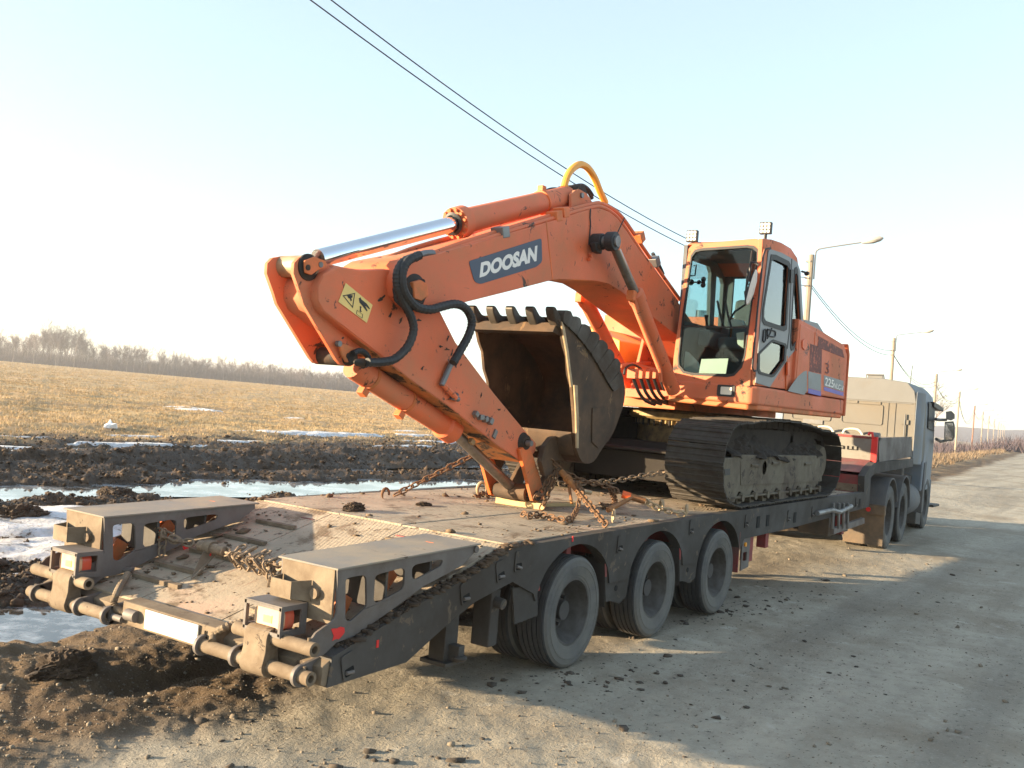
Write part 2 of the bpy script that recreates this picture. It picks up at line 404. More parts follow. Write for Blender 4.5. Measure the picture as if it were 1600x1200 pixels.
# ------------------------------------------------------------------ terrain
hm = bpy.data.materials.new('haze_air'); hm.use_nodes = True; hm.node_tree.nodes.clear()
hv = hm.node_tree.nodes.new('ShaderNodeVolumePrincipled'); hv.inputs['Color'].default_value = (.93, .94, .97, 1); hv.inputs['Density'].default_value = .00050; hv.inputs['Anisotropy'].default_value = .3
ho = hm.node_tree.nodes.new('ShaderNodeOutputMaterial'); hm.node_tree.links.new(hv.outputs[0], ho.inputs['Volume']); M['haze_air'] = hm
def sm(x, a, b):
    t = np.clip((x-a)/(b-a), 0, 1); return t*t*(3-2*t)
def _hash(ix, iy, s):
    h = (ix.astype(np.int64)*374761393 + iy.astype(np.int64)*668265263 + s*974634777) & 0x7fffffff
    h = ((h ^ (h >> 13))*1274126177) & 0x7fffffff
    return ((h ^ (h >> 16)) & 0xffff)/65535.
def vnoise(x, y, s=0):
    ix, iy = np.floor(x), np.floor(y); fx, fy = x-ix, y-iy
    fx = fx*fx*fx*(fx*(fx*6-15)+10); fy = fy*fy*fy*(fy*(fy*6-15)+10)
    a, b, c, d = _hash(ix, iy, s), _hash(ix+1, iy, s), _hash(ix, iy+1, s), _hash(ix+1, iy+1, s)
    return (a*(1-fx)+b*fx)*(1-fy) + (c*(1-fx)+d*fx)*fy
def fbm(x, y, o=4, s=0, g=.5, billow=False):
    r = 0.; a = 1.; t = 0.
    for i in range(o):
        n = vnoise(x*2**i + 17.3*i, y*2**i - 9.1*i, s+i)
        if billow: n = 1-np.abs(2*n-1)
        r = r + a*n; t += a; a *= g
    return r/t
def seg(x, y, ax, ay, bx, by):
    dx, dy = bx-ax, by-ay
    t = np.clip(((x-ax)*dx+(y-ay)*dy)/(dx*dx+dy*dy), 0, 1)
    return np.hypot(x-ax-t*dx, y-ay-t*dy)
CX, CY = -6.094, -4.628
PUDDLES = [((1.9, 9.5), (13.5, 7.4), 1.05, .36), ((3.0, 7.9), (5.6, 6.95), .36, .30), ((-2.6, 3.35), (-2.0, 2.45), .58, .30),
           ((.4, 14.6), (3.4, 14.9), .45, .28), ((13.0, 10.8), (20.0, 10.6), .5, .3), ((5.6, 11.35), (16, 10.3), .35, .26),
           ((6.0, 16.3), (11.0, 15.9), .40, .26)]
WATER_Z = -.105
def zones(x, y):
    d = y - (-.12 + .074*x)
    w = (fbm(x*.9, y*.9, 4, 31)-.5)*1.4
    road = (1-sm(d+w*.55, -.35, .25))*sm(d+w, -9.6, -8.6)
    far = sm(x, 24, 46)
    mud = sm(d+w*1.4, 2.3, 4.0)*(1-sm(d+w*4, 15, 20.5))*(1-far)
    grass = sm(d+w*5, 15.5, 22.5)*(1-far) + far*sm(d+w*2.5, .8, 3.0)
    grass = np.maximum(grass, 1-sm(d, -13, -10.5))
    return d, road, mud, np.clip(grass, 0, 1)
def H(x, y):
    x = np.asarray(x, float); y = np.asarray(y, float)
    d, road, mud, grass = zones(x, y)
    r = np.hypot(x-CX, y-CY)
    verge = np.clip(1-road-mud-grass, 0, 1)
    big = fbm(x*.35, y*.35, 3, 3)-.5
    clod = fbm(x*1.5, y*1.5, 5, 8, .58, True)
    fine = fbm(x*5.5, y*5.5, 3, 14)-.5
    z = road*(.035*(fbm(x*.5, y*.5, 3, 20)-.5) + .018*fine)
    z = z + verge*(.03*big + .04*fine + .07*(fbm(x*.5+y*.1, y*2.4, 4, 95)-.5) + .05*(clod-.5) + .03*(fbm(x*13, y*13, 2, 51)-.5) - .02)
    rough = fbm(x*3.1, y*3.1, 5, 33, .66, True)
    z = z + mud*(.16*(clod-.52) + .09*big + .17*(rough-.55) + .12*fine - .06)
    z = z + grass*(.38*(fbm(x*.45, y*.45, 5, 40)-.5) + .04*fine*(1-sm(r, 30, 60)))
    m = sm(d, .5, 3)*(1-sm(x, 22, 40))
    z = z + m*.18*np.exp(-(seg(x, y, 2.5, 13.3, 24, 12.6)/.85)**2)*(.5+clod)
    z = z + m*.03*np.exp(-(seg(x, y, -1, 8.3, 8, 6.2)/.4)**2)*(.3+clod)
    z = z + m*.12*np.exp(-(seg(x, y, -3.2, 1.5, -1.9, .75)/.33)**2)*(.4+clod)
    wob = fbm(x*.9, y*.9, 4, 88)
    for (a, b, w, dep) in PUDDLES:
        q = seg(x, y, *a, *b); z = z - dep*np.exp(-(q/(w*(.35+1.2*wob)))**2.6)*(.55+.8*wob)
    # a shallow wheel rut along the verge under the tail
    z = z - .05*np.exp(-(seg(x, y, -2.4, .35, 3, .8)/.16)**2)*(1-road)
    ang = np.degrees(np.arctan2(y-CY, x-CX))
    z = z + sm(r, 60, 420)*np.clip(.63-(61-ang)*.0656, -1.2, 1.)*sm(ang, 20, 40)
    z = z - np.clip(x-20, 0, 400)*.0108*sm(d, 2.5, 8)*(1-sm(d, 45, 120))
    z = z - .9*sm(r, 300, 700)*(1-sm(ang, 25, 40))*0
    return z
def sheet(name, X, Y, Z, mat, attrs=None):
    nr, nc = X.shape
    me = bpy.data.meshes.new(name); me.vertices.add(nr*nc)
    me.vertices.foreach_set('co', np.stack([X, Y, Z], -1).astype(np.float32).ravel())
    i = np.arange((nr-1)*nc).reshape(nr-1, nc)[:, :-1]
    q = np.stack([i, i+1, i+nc+1, i+nc], -1).reshape(-1, 4)
    me.loops.add(q.size); me.polygons.add(len(q))
    me.loops.foreach_set('vertex_index', q.ravel().astype(np.int32))
    me.polygons.foreach_set('loop_start', (np.arange(len(q))*4).astype(np.int32))
    me.update(calc_edges=True); me.validate()
    for k, a in (attrs or {}).items():
        t = me.attributes.new(k, 'FLOAT', 'POINT'); t.data.foreach_set('value', a.astype(np.float32).ravel())
    me.shade_smooth(); me.materials.append(M[mat])
    o = bpy.data.objects.new(name, me); COL.objects.link(o); return o
rr = np.concatenate([np.linspace(.01, 1.6, 6)[:-1], np.geomspace(1.6, 70, 470)[:-1], np.geomspace(70, 1500, 50)])
c0 = 33.65
aa = np.radians(np.concatenate([np.linspace(c0-180, c0-42, 70)[:-1], np.linspace(c0-42, c0+46, 800), np.linspace(c0+46, c0+180, 66)[1:]]))
RR, AA = np.meshgrid(rr, aa, indexing='ij')
GX, GY = CX + RR*np.cos(AA), CY + RR*np.sin(AA)
GZ = H(GX, GY)
_, zr, zm, zg = zones(GX, GY)
ground = setkind(sheet('ground', GX, GY, GZ, 'ground', dict(road=zr, mud=zm, grass=zg, snow=np.zeros_like(zr))), 'structure')
for a, b, w, dep in PUDDLES:
    a, b = Vector((*a, 0)), Vector((*b, 0)); t = (b-a).normalized(); s = t.cross(Vector((0, 0, 1)))*(w*1.5+.15); t = t*(w+.3)
    q = B().add([Vector((*p.to_2d(), WATER_Z)) for p in (a-t-s, b+t-s, b+t+s, a-t+s)], [(0, 1, 2, 3)])
    setkind(q.build('puddle', 'water', smooth=False), 'structure')

SNOW = [  # centre, half sizes, turn, thickness
    ((.2, 6.2), (3.1, 1.35), -20, .30), ((-.7, 4.6), (1.7, 1.1), 10, .22), ((19.5, 21.3), (5.2, .75), -4, .22), ((24.5, 19.0), (3.0, .45), -6, .18),
    ((28.8, 39.5), (2.6, 2.0), 60, .25), ((31.5, 34.5), (1.4, .7), 40, .2), ((11.2, 19.6), (2.0, .30), -8, .18), ((13.6, 18.0), (1.5, .26), -5, .18),
    ((9.4, 16.9), (2.2, .33), -6, .2), ((5.0, 16.4), (1.6, .35), -8, .2), ((7.1, 18.7), (1.0, .22), -8, .16), ((4.2, 13.9), (1.3, .20), -5, .2),
    ((27, 22.5), (3.5, .5), -2, .2), ((33, 27), (4.0, .6), 5, .2), ((8.6, 8.75), (.8, .25), -10, .12), ((20, 16.8), (2.5, .3), 3, .18)]
for (c, hs, an, th) in SNOW:
    n = 70; u = np.linspace(-1.25, 1.25, n)
    UU, VV = np.meshgrid(u, u, indexing='ij'); ca, sa = math.cos(R(an)), math.sin(R(an))
    X = c[0] + UU*hs[0]*ca - VV*hs[1]*sa; Y = c[1] + UU*hs[0]*sa + VV*hs[1]*ca
    k = 1.6/max(hs[1], .4)
    m = 1 - (UU**2+VV**2) + 1.5*(fbm(X*k*.6, Y*k, 5, 77)-.5)
    base = H(np.array([c[0]]), np.array([c[1]]))[0]
    hl = np.median(H(X, Y)[m > .2]) if (m > .2).any() else base
    Z = hl - .10 + th*np.clip(m, -.6, .75) + .09*(fbm(X*2.5, Y*2.5, 5, 55)-.5)*min(1, hs[1])
    setkind(sheet('snow_patch', X, Y, Z, 'snow'), 'structure')

# ------------------------------------------------------------------ scatter of clods, gravel, grass (stuff)
def icolump(seed, sub=1):
    bm = bmesh.new(); bmesh.ops.create_icosphere(bm, subdivisions=sub, radius=1)
    rg = np.random.default_rng(seed); v = np.array([q.co[:] for q in bm.verts]); f = np.array([[q.index for q in p.verts] for p in bm.faces]); bm.free()
    v = v*(1+rg.uniform(-.48, .42, (len(v), 1))); v[:, 2] *= .75; return v, f
def scatter(name, mat, xs, ys, size, kinds, sink=.25, zs=None, flat=1.):
    V, Fc = [], []; k = 0; zz = H(xs, ys) if zs is None else zs
    pick = RNG.integers(0, len(kinds), len(xs)); th = RNG.uniform(0, 6.283, len(xs)); sq = RNG.uniform(.6, 1.25, (len(xs), 3)); sq[:, 2] *= flat
    for j, (v, f) in enumerate(kinds):
        ix = np.where(pick == j)[0]
        if len(ix) == 0: continue
        p = v[None]*sq[ix][:, None, :]*size[ix][:, None, None]
        c, s = np.cos(th[ix])[:, None], np.sin(th[ix])[:, None]
        q = np.stack([p[..., 0]*c-p[..., 1]*s + xs[ix][:, None], p[..., 0]*s+p[..., 1]*c + ys[ix][:, None], p[..., 2] + (zz[ix]+size[ix]*(.5-sink)*flat)[:, None]], -1)
        V.append(q.reshape(-1, 3)); Fc.append((f[None] + (np.arange(len(ix))*len(v))[:, None, None]).reshape(-1, 3) + k); k += len(ix)*len(v)
    V, Fc = np.concatenate(V), np.concatenate(Fc)
    me = bpy.data.meshes.new(name); me.vertices.add(len(V)); me.vertices.foreach_set('co', V.astype(np.float32).ravel())
    me.loops.add(Fc.size); me.polygons.add(len(Fc)); me.loops.foreach_set('vertex_index', Fc.ravel().astype(np.int32))
    me.polygons.foreach_set('loop_start', (np.arange(len(Fc))*3).astype(np.int32)); me.update(calc_edges=True); me.materials.append(M[mat])
    o = bpy.data.objects.new(name, me); COL.objects.link(o); o['kind'] = 'stuff'; return o
def polar(n, r0, r1, a0, a1, pw=1.):
    r = r0*(r1/r0)**(RNG.uniform(0, 1, n)**pw); a = np.radians(RNG.uniform(a0, a1, n))
    return CX + r*np.cos(a), CY + r*np.sin(a), r
L20 = [icolump(i) for i in range(9)]
x, y, r = polar(150000, 4, 45, 30, 66)
d, zr_, zm_, zg_ = zones(x, y); k = RNG.uniform(0, 1, len(x)) < zm_*(.15+.85*fbm(x*.8, y*.8, 3, 5)**1.5*1.6)
x, y, r = x[k], y[k], r[k]; hz = H(x, y); k = hz > WATER_Z-.02; x, y, r, hz = x[k], y[k], r[k], hz[k]
scatter('mud_crumbs', 'clod', x, y, np.clip(.008*RNG.pareto(2.5, len(x))+.009, .008, .055)*(1+r*.016), L20, zs=hz)
x, y, r = polar(60000, 2.2, 16, -8, 62)
d, zr_, zm_, zg_ = zones(x, y); p = zr_*.16 + np.clip(1-zr_-zm_-zg_, 0, 1)*.95
k = (RNG.uniform(0, 1, len(x)) < p*(.35+.9*fbm(x*1.2, y*1.2, 3, 61)))
x, y, r = x[k], y[k], r[k]
scatter('gravel', 'stone', x, y, np.clip(.003*RNG.pareto(2.8, len(x))+.003, .0025, .018)*(1+r*.03), L20)
x, y, r = polar(9000, 2.5, 26, -8, 50)
d, zr_, zm_, zg_ = zones(x, y); k = (RNG.uniform(0, 1, len(x)) < (.09+.4*np.exp(-((d+1.2)/.9)**2))*np.clip(fbm(x*.9, y*.9, 4, 91)*2.6-1.0, 0, 1)) & (zm_ < .5) & (d > -6)
x, y, r = x[k], y[k], r[k]
scatter('dried_mud_crumbs', 'clodroad', x, y, np.clip(.012*RNG.pareto(2.4, len(x))+.008, .007, .05), L20, flat=.6)

cl = [(2.75, -1.27, .30, 40), (3.56, -1.36, .45, 34), (4.56, -1.51, .4, 26), (.18, -1.62, .28, 18), (-.21, -1.38, .2, 14), (5.2, -1.9, .9, 16), (1.2, -2.2, .7, 14)]
x = np.concatenate([RNG.normal(a, s_, n) for a, b_, s_, n in cl]); y = np.concatenate([RNG.normal(b_, s_*.45, n) for a, b_, s_, n in cl])
scatter('dried_mud_crumbs', 'clodroad', x, y, np.clip(.010*RNG.pareto(2.2, len(x))+.008, .006, .042), L20, flat=.55)

def tufts(name, mat, xs, ys, hs, blades, wid):
    n = len(xs); z = H(xs, ys); b = RNG.uniform(0, 6.283, (n, blades)); ln = RNG.uniform(.25, 1.0, (n, blades)); h = hs[:, None]*RNG.uniform(.5, 1.1, (n, blades))
    ox = xs[:, None] + np.cos(b)*.06*hs[:, None]*4*RNG.uniform(0, 1, (n, blades)); oy = ys[:, None] + np.sin(b)*.06*hs[:, None]*4*RNG.uniform(0, 1, (n, blades))
    w = wid[:, None]; px, py = -np.sin(b)*w, np.cos(b)*w
    zz = np.broadcast_to(z[:, None]-.03, ox.shape)
    A = np.stack([ox+px, oy+py, zz], -1); Bq = np.stack([ox-px, oy-py, zz], -1); T = np.stack([ox+np.cos(b)*h*ln, oy+np.sin(b)*h*ln, zz+h], -1)
    V = np.stack([A, Bq, T], 2).reshape(-1, 3); m = len(V)//3
    me = bpy.data.meshes.new(name); me.vertices.add(len(V)); me.vertices.foreach_set('co', V.astype(np.float32).ravel())
    me.loops.add(m*3); me.polygons.add(m); me.loops.foreach_set('vertex_index', np.arange(m*3, dtype=np.int32)); me.polygons.foreach_set('loop_start', (np.arange(m)*3).astype(np.int32))
    me.update(calc_edges=True); me.materials.append(M[mat]); o = bpy.data.objects.new(name, me); COL.objects.link(o); o['kind'] = 'stuff'; return o
def grassmat(name, a, b, c2):
    g = N(name); c = g.mix(g.ramp(g.noise(.25, 6, .7), .35, .65), a, b); c = g.mix(g.ramp(g.noise(1.1, 4), .5, .7), c, c2)
    g.set(Base_Color=c, Roughness=.9); g.b.inputs['Specular IOR Level'].default_value = .15; return g.m
M['grass'] = grassmat('dry_grass', (.36, .26, .14), (.56, .42, .24), (.42, .27, .14))
M['weeds'] = grassmat('dry_weeds', (.19, .142, .095), (.25, .19, .13), (.14, .095, .07))
x, y, r = polar(150000, 19, 400, 36, 66, .85)
_, _, zm_, zg_ = zones(x, y); k = RNG.uniform(0, 1, len(x)) < zg_*(.25+1.1*fbm(x*.35, y*.35, 4, 12)-.1); x, y, r = x[k], y[k], r[k]
tufts('dry_grass', 'grass', x, y, RNG.uniform(.06, .13, len(x))*(1+r*.0035), 4, .004+r*.00025)
x, y, r = polar(16000, 26, 330, 1, 13, .8)
d, _, zm_, zg_ = zones(x, y); k = (RNG.uniform(0, 1, len(x)) < zg_) & (d > 1.5) & (d < 90); x, y, r = x[k], y[k], r[k]
tufts('dry_weeds', 'weeds', x, y, RNG.uniform(.15, .60, len(x)), 6, .006+r*.0003)

# larger clods that can be told apart
def lump(name, x, y, s, seed, label, cat, group=None, mat='clod', flat=.7, sub=5, z=None):
    bm = bmesh.new(); bmesh.ops.create_icosphere(bm, subdivisions=sub, radius=1)
    v = np.array([q.co[:] for q in bm.verts]); f = [[q.index for q in p.verts] for p in bm.faces]; bm.free()
    n = fbm(v[:, 0]*1.6+seed*7.1, v[:, 1]*1.6+v[:, 2]*1.9, 5, seed, .62)
    n2 = fbm(v[:, 0]*5+seed*3.1, v[:, 1]*5+v[:, 2]*6.1, 4, seed+50, .65, True)
    v = v*(.30+.85*n+.55*n2)[:, None]*np.array([1.2, 1, flat])*s
    zz = float(H([x], [y])[0]) if z is None else z
    b = B().add(v + np.array([x, y, zz+s*flat*.25]), f)
    o = b.build(name, mat); c = Vector((x, y, zz)); o.data.transform(Matrix.Translation(-c)); o.location = c
    return tag(o, label, cat, group)
lump('mud_clod', *[(0.243, 6.297, 0)][0][:2], .26, 3, 'big dark mud lump lying on the snow at the far left', 'clod', 'large clods of mud')
lump('mud_clod', *[(0.607, 5.751, 0)][0][:2], .13, 4, 'brown clod on the snow just left of the far ramp top', 'clod', 'large clods of mud')
lump('mud_clod', *[(-2.578, 0.805, 0)][0][:2], .14, 5, 'crumbling mound of mud left of the trailer tail', 'clod', 'large clods of mud')
lump('mud_clod', *[(3.251, 8.837, 0)][0][:2], .24, 6, 'pointed clod standing at the edge of the long puddle', 'clod', 'large clods of mud')
lump('mud_clod', *[(2.515, 6.429, 0)][0][:2], .17, 8, 'reddish clod behind the middle of the far ramp', 'clod', 'large clods of mud')

# ------------------------------------------------------------------ trees, poles, wires, fence, far things
def grow(b, tw, p, d, L, r, depth, rg, top):
    n = 3; pts = [p]; q = p.copy(); dd = d.copy()
    for i in range(n):
        dd = (dd + Vector(rg.uniform(-.16, .16, 3)) + Vector((0, 0, .05))).normalized(); q = q + dd*L/n; pts.append(q.copy())
    (b if depth < 2 else tw).tube(pts, [r*(1-.45*i/n) for i in range(n+1)], 5 if depth == 0 else 3, caps=False)
    if depth >= 4: return
    k = (9, 5, 5, 4)[depth]
    for i in range(k):
        t = rg.uniform(.35 if depth == 0 else .2, 1.0); j = min(int(t*n), n-1); s = pts[j].lerp(pts[j+1], t*n-j)
        a = rg.uniform(0, 6.283); ax = dd.orthogonal().normalized(); ax.rotate(Matrix.Rotation(a, 3, dd))
        nd = (dd*rg.uniform(.75, 1.25) + ax*rg.uniform(.35, .75)).normalized()
        grow(b, tw, s, nd, L*rg.uniform(.40, .62)*(1 if depth else 1-.45*t+.1), max(r*.42, .012), depth+1, rg, top)
protos = []
for s in range(8):
    rg = np.random.default_rng(100+s); b, tw = B(), B()
    grow(b, tw, Vector((0, 0, -.4)), Vector((rg.uniform(-.06, .06), rg.uniform(-.06, .06), 1)), 9.5, .16, 0, rg, 1)
    protos.append((b.mesh('trunk', 'bark', smooth=False), tw.mesh('crown', 'twig', smooth=False)))
def tree(x, y, s, k, label, group, rz):
    z = float(H([x], [y])[0])
    t = root('bare_tree', (x, y, z), label, 'tree', group); t.rotation_euler = (0, 0, rz)
    w = s*random.uniform(.85, 1.2); t.scale = (w, w, s)
    for nm, me in zip(('trunk', 'crown'), protos[k]):
        o = bpy.data.objects.new(nm, me); COL.objects.link(o); o.parent = t
    return t
def at(ang, r): return CX + r*math.cos(R(ang)), CY + r*math.sin(R(ang))
rg = random.Random(5)
for i in range(285):
    t = (i + rg.uniform(-.4, .4)-0)/285; ang = 63.5 - t*23.5
    hmul = 1.0 + .55*math.exp(-((ang-58.7)/1.6)**2) + .22*math.exp(-((ang-55)/1.2)**2) - .26*t
    gap = .55 if abs(ang-54.0) < .35 or abs(ang-50.8) < .25 else 1.
    r_ = 420 + rg.uniform(-8, 45)
    tree(*at(ang, r_), .80*hmul*gap*rg.uniform(.72, 1.12), rg.randrange(8), *(('tall bare tree in the highest clump of the far row at the left', 'tall bare trees of the clump') if 57 < ang < 60.4 else ('low bare tree in the far row near the raised arm', 'low bare trees near the arm') if ang < 50.8 else ('bare leafless tree of middling height in the row beyond the straw coloured field', 'bare trees in the row beyond the field')), rg.uniform(0, 6.28))
tree(*at(33.65-23.6, 118), .62, 2, 'lone bare tree standing behind the poles at the right of the road', None, 1.)
# brush at the foot of the row and the dim wood behind it
def brush(name, mat, a0, a1, r0, r1, n, h0, h1, w):
    a = np.radians(RNG.uniform(a0, a1, n)); r = RNG.uniform(r0, r1, n); x, y = CX+r*np.cos(a), CY+r*np.sin(a)
    o = tufts(name, mat, x, y, RNG.uniform(h0, h1, n), 6, np.full(n, w)); return o
brush('undergrowth', 'brush', 39, 64, 416, 440, 9000, 1.4, 3.6, .07)
brush('far_wood', 'twig', 39, 64, 445, 480, 9500, 3.5, 8.5, .06)
brush('roadside_brush', 'brush', 2.5, 10, 150, 420, 2600, 1.0, 3.2, .08)
b = B()
V = []; na = 60
for i in range(na):
    a = -6 + 24*i/(na-1); r_ = 820; h = 4 + 9*float(fbm(np.array([a*.35]), np.array([2.]), 3, 70)[0])*(1-abs(a-6)/16)
    x0, y0 = at(a, r_); x1, y1 = at(a, r_+300)
    V += [(x0, y0, -6), (x1, y1, h), (x1, y1, -6)]
f = []
for i in range(na-1):
    for j in range(2): f.append((i*3+j, (i+1)*3+j, (i+1)*3+j+1, i*3+j+1))
setkind(b.add(V, f).build('hills', 'brush'), 'structure')

POLES = [(29.27, 6.25), (62.35, 10.44), (103., 14.9), (145.8, 19.3), (214.3, 27.0), (259.5, 31.5), (311., 36.8), (361., 41.6), (425., 48.), (470., 52.6), (520., 57.7), (575., 63.4)]
rdir = Vector((1, .1027, 0)).normalized(); rrt = Vector((rdir.y, -rdir.x, 0))
POLE_LABEL = ['nearest concrete street lamp pole, behind the excavator cab', 'second concrete street lamp pole, rising behind the truck cab roof', 'concrete street lamp pole just right of the truck cab roof',
  'concrete street lamp pole beside the truck door mirrors', 'brown wooden lamp pole right of the truck mirrors', 'pale lamp pole next beyond the brown wooden pole']
def lamp_pole(i, x, y):
    z0 = float(H([x], [y])[0])-.3; top = 8.0
    far = i >= 6
    t = root('street_lamp', (x, y, z0), POLE_LABEL[i] if not far else ['seventh', 'eighth', 'ninth', 'tenth', 'eleventh', 'twelfth'][i-6] + ' lamp pole from the excavator cab in the row along the road', 'street lamp', 'street lamps along the road')
    wd = i == 4
    b = B().tube([(x, y, z0), (x, y, top)], [.16, .105] if not wd else [.17, .12], 8 if not wd else 10)
    b.build('pole', 'polewood' if wd else 'concrete', t)
    c = Vector((x, y, 0)) + rrt*.15
    P = [c+Vector((0, 0, top-.9)), c+Vector((0, 0, top+.02)), c+rrt*.06+Vector((0, 0, top+.16)), c+rrt*.25+Vector((0, 0, top+.24)), c+rrt*1.65+Vector((0, 0, top+.46))]
    B().tube(smoothpath(P, 4), .028, 6).build('arm', 'galv', t)
    e = P[-1]; q = B(); u = (rrt*.97+Vector((0, 0, .22))).normalized()
    q.tube([e-u*.08, e+u*.05, e+u*.3, e+u*.55, e+u*.66], [.05, .09, .13, .10, .03], 10)
    q.build('lamp_head', 'lampwhite', t)
    for k, zz in enumerate((top-.25, top-.85, top-1.15)):
        B().box((x-.12, y-.02, zz-.03), (x+.02, y+.16, zz+.03)).build('bracket', 'galv', t)
    return t
for i, (x, y) in enumerate(POLES): lamp_pole(i, x, y)
def wire(name, label, off, zs, sag0, zp):
    P = []; pp = [(-8., 3.6)] + POLES[:9]
    for i in range(len(pp)-1):
        a, c = pp[i], pp[i+1]; L = math.hypot(c[0]-a[0], c[1]-a[1]); s = sag0 if i == 0 else 1.15*(L/38)**2*.8
        n = 40 if i == 0 else 14
        for k in range(n): 
            t = k/n; P.append((a[0]+(c[0]-a[0])*t, a[1]+(c[1]-a[1])*t+off*(i > 0), (zp+(zs-zp)*t if i == 0 else zs)-4*s*t*(1-t)))
    P.append((pp[-1][0], pp[-1][1]+off, zs))
    tag(B().tube(P, [float(np.interp(p[0], (-8, 20, 40, 120), (.008, .012, .016, .026))) for p in P], 5).build(name, 'wire'), label, 'cable')
wire('power_line', 'upper black overhead cable crossing the sky down to the lamp poles', .12, 7.15, 1.5, 8.25)
wire('power_line', 'lower black overhead cable running just below its twin', -.05, 6.85, 1.4, 8.0)

# white fence of profiled sheet far off beyond the excavator
a, c = at(33.65-4.0, 120), at(33.65-17.5, 120); A, C_ = Vector((*a, -.9)), Vector((*c, -1.6)); L = (C_-A).length
fr = root('sheet_fence', A, 'long white fence of profiled sheet seen under the excavator house', 'fence')
n = 60; u = (C_-A)/n; nrm = Vector((u.y, -u.x, 0)).normalized()
for i in range(n):
    p = A + u*i
    q = B().prism([p, p+u*.3, p+u*.35+nrm*.05, p+u*.92+nrm*.05, p+u*.97], (0, 0, 3.15+.03*(i % 3)))
    q.build('panel', 'fence', fr, smooth=False)

# white plastic bag
x, y, _ = [(11.58, 21.455, 0)][0]
rg2 = np.random.default_rng(9); v, f = icolump(21, 2); v = v*(1+.35*rg2.uniform(-1, 1, (len(v), 1))); v[:, 2] = np.abs(v[:, 2])*1.2
z = float(H([x], [y])[0])
o = B().add(v*np.array([.20, .14, .20])+np.array([x, y, z]), [tuple(q) for q in f]).build('plastic_bag', 'bag', smooth=False); tag(o, 'crumpled white plastic bag on the brown field edge', 'bag')

# air: pale even haze round the whole place
hz = B().box((CX-1700, CY-1700, -8), (CX+1700, CY+1700, 25)).build('haze', 'haze_air', smooth=False); hz['kind'] = 'stuff'

# ------------------------------------------------------------------ low-bed trailer
DZ = .945
TR = root('lowbed_trailer', (0, 0, 0), 'long grey lowbed trailer with chequer plate deck and sloping tail', 'trailer')
# side beams: outline with wheel arches, and the swan neck
TOP = [(-2.448, -1.25, 0.513), (-1.75, -1.25, 0.699), (-1.271, -1.25, 0.799), (-0.832, -1.25, 0.932), (0.539, -1.25, 0.945), (3.104, -1.25, 0.956), (6.789, -1.25, 0.961), (8.115, -1.25, 0.963), (8.084, -1.25, 1.189), (8.306, -1.25, 1.303), (8.625, -1.25, 1.373), (11.296, -1.25, 1.414)]
BOT = [(11.344, -1.25, 1.278), (8.712, -1.25, 1.217), (8.461, -1.25, 1.162), (8.476, -1.25, 0.738), (4.99, -1.25, 0.674), (3.214, -1.25, 0.684)]
# arches as circles about the wheels
def arch(xc, r0, r1, zlow):
    return [(xc + r0*math.cos(a), -1.25, .42 + r1*math.sin(a)) for a in np.linspace(-.25, math.pi+.25, 15)]
skirt = []
for xc in (2.746, 1.373, 0.0):
    a = arch(xc, .50, .445, 0)
    skirt += a
SB = [(-0.391, -1.25, 0.735), (-0.83, -1.25, 0.71), (-1.234, -1.25, 0.632), (-1.549, -1.25, 0.513), (-1.85, -1.25, 0.379), (-2.467, -1.25, 0.363)]
zb = .60
outer = TOP + BOT[:5]
outer += [(3.45, -1.25, .665), (3.40, -1.25, .665)]
arches = []
for k, xc in enumerate((2.746, 1.373, 0.0)):
    for a in np.linspace(.12, math.pi-.12, 17): arches.append((xc+.53*math.cos(a), -1.25, .50+.385*math.sin(a)))
outer += arches + [(-.56, -1.25, .60)] + SB[1:]
def mir(pts): return [(p[0], -p[1], p[2]) for p in pts]
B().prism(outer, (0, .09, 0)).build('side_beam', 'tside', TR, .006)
B().prism(mir(outer), (0, -.09, 0)).build('side_beam', 'tside', TR, .006)
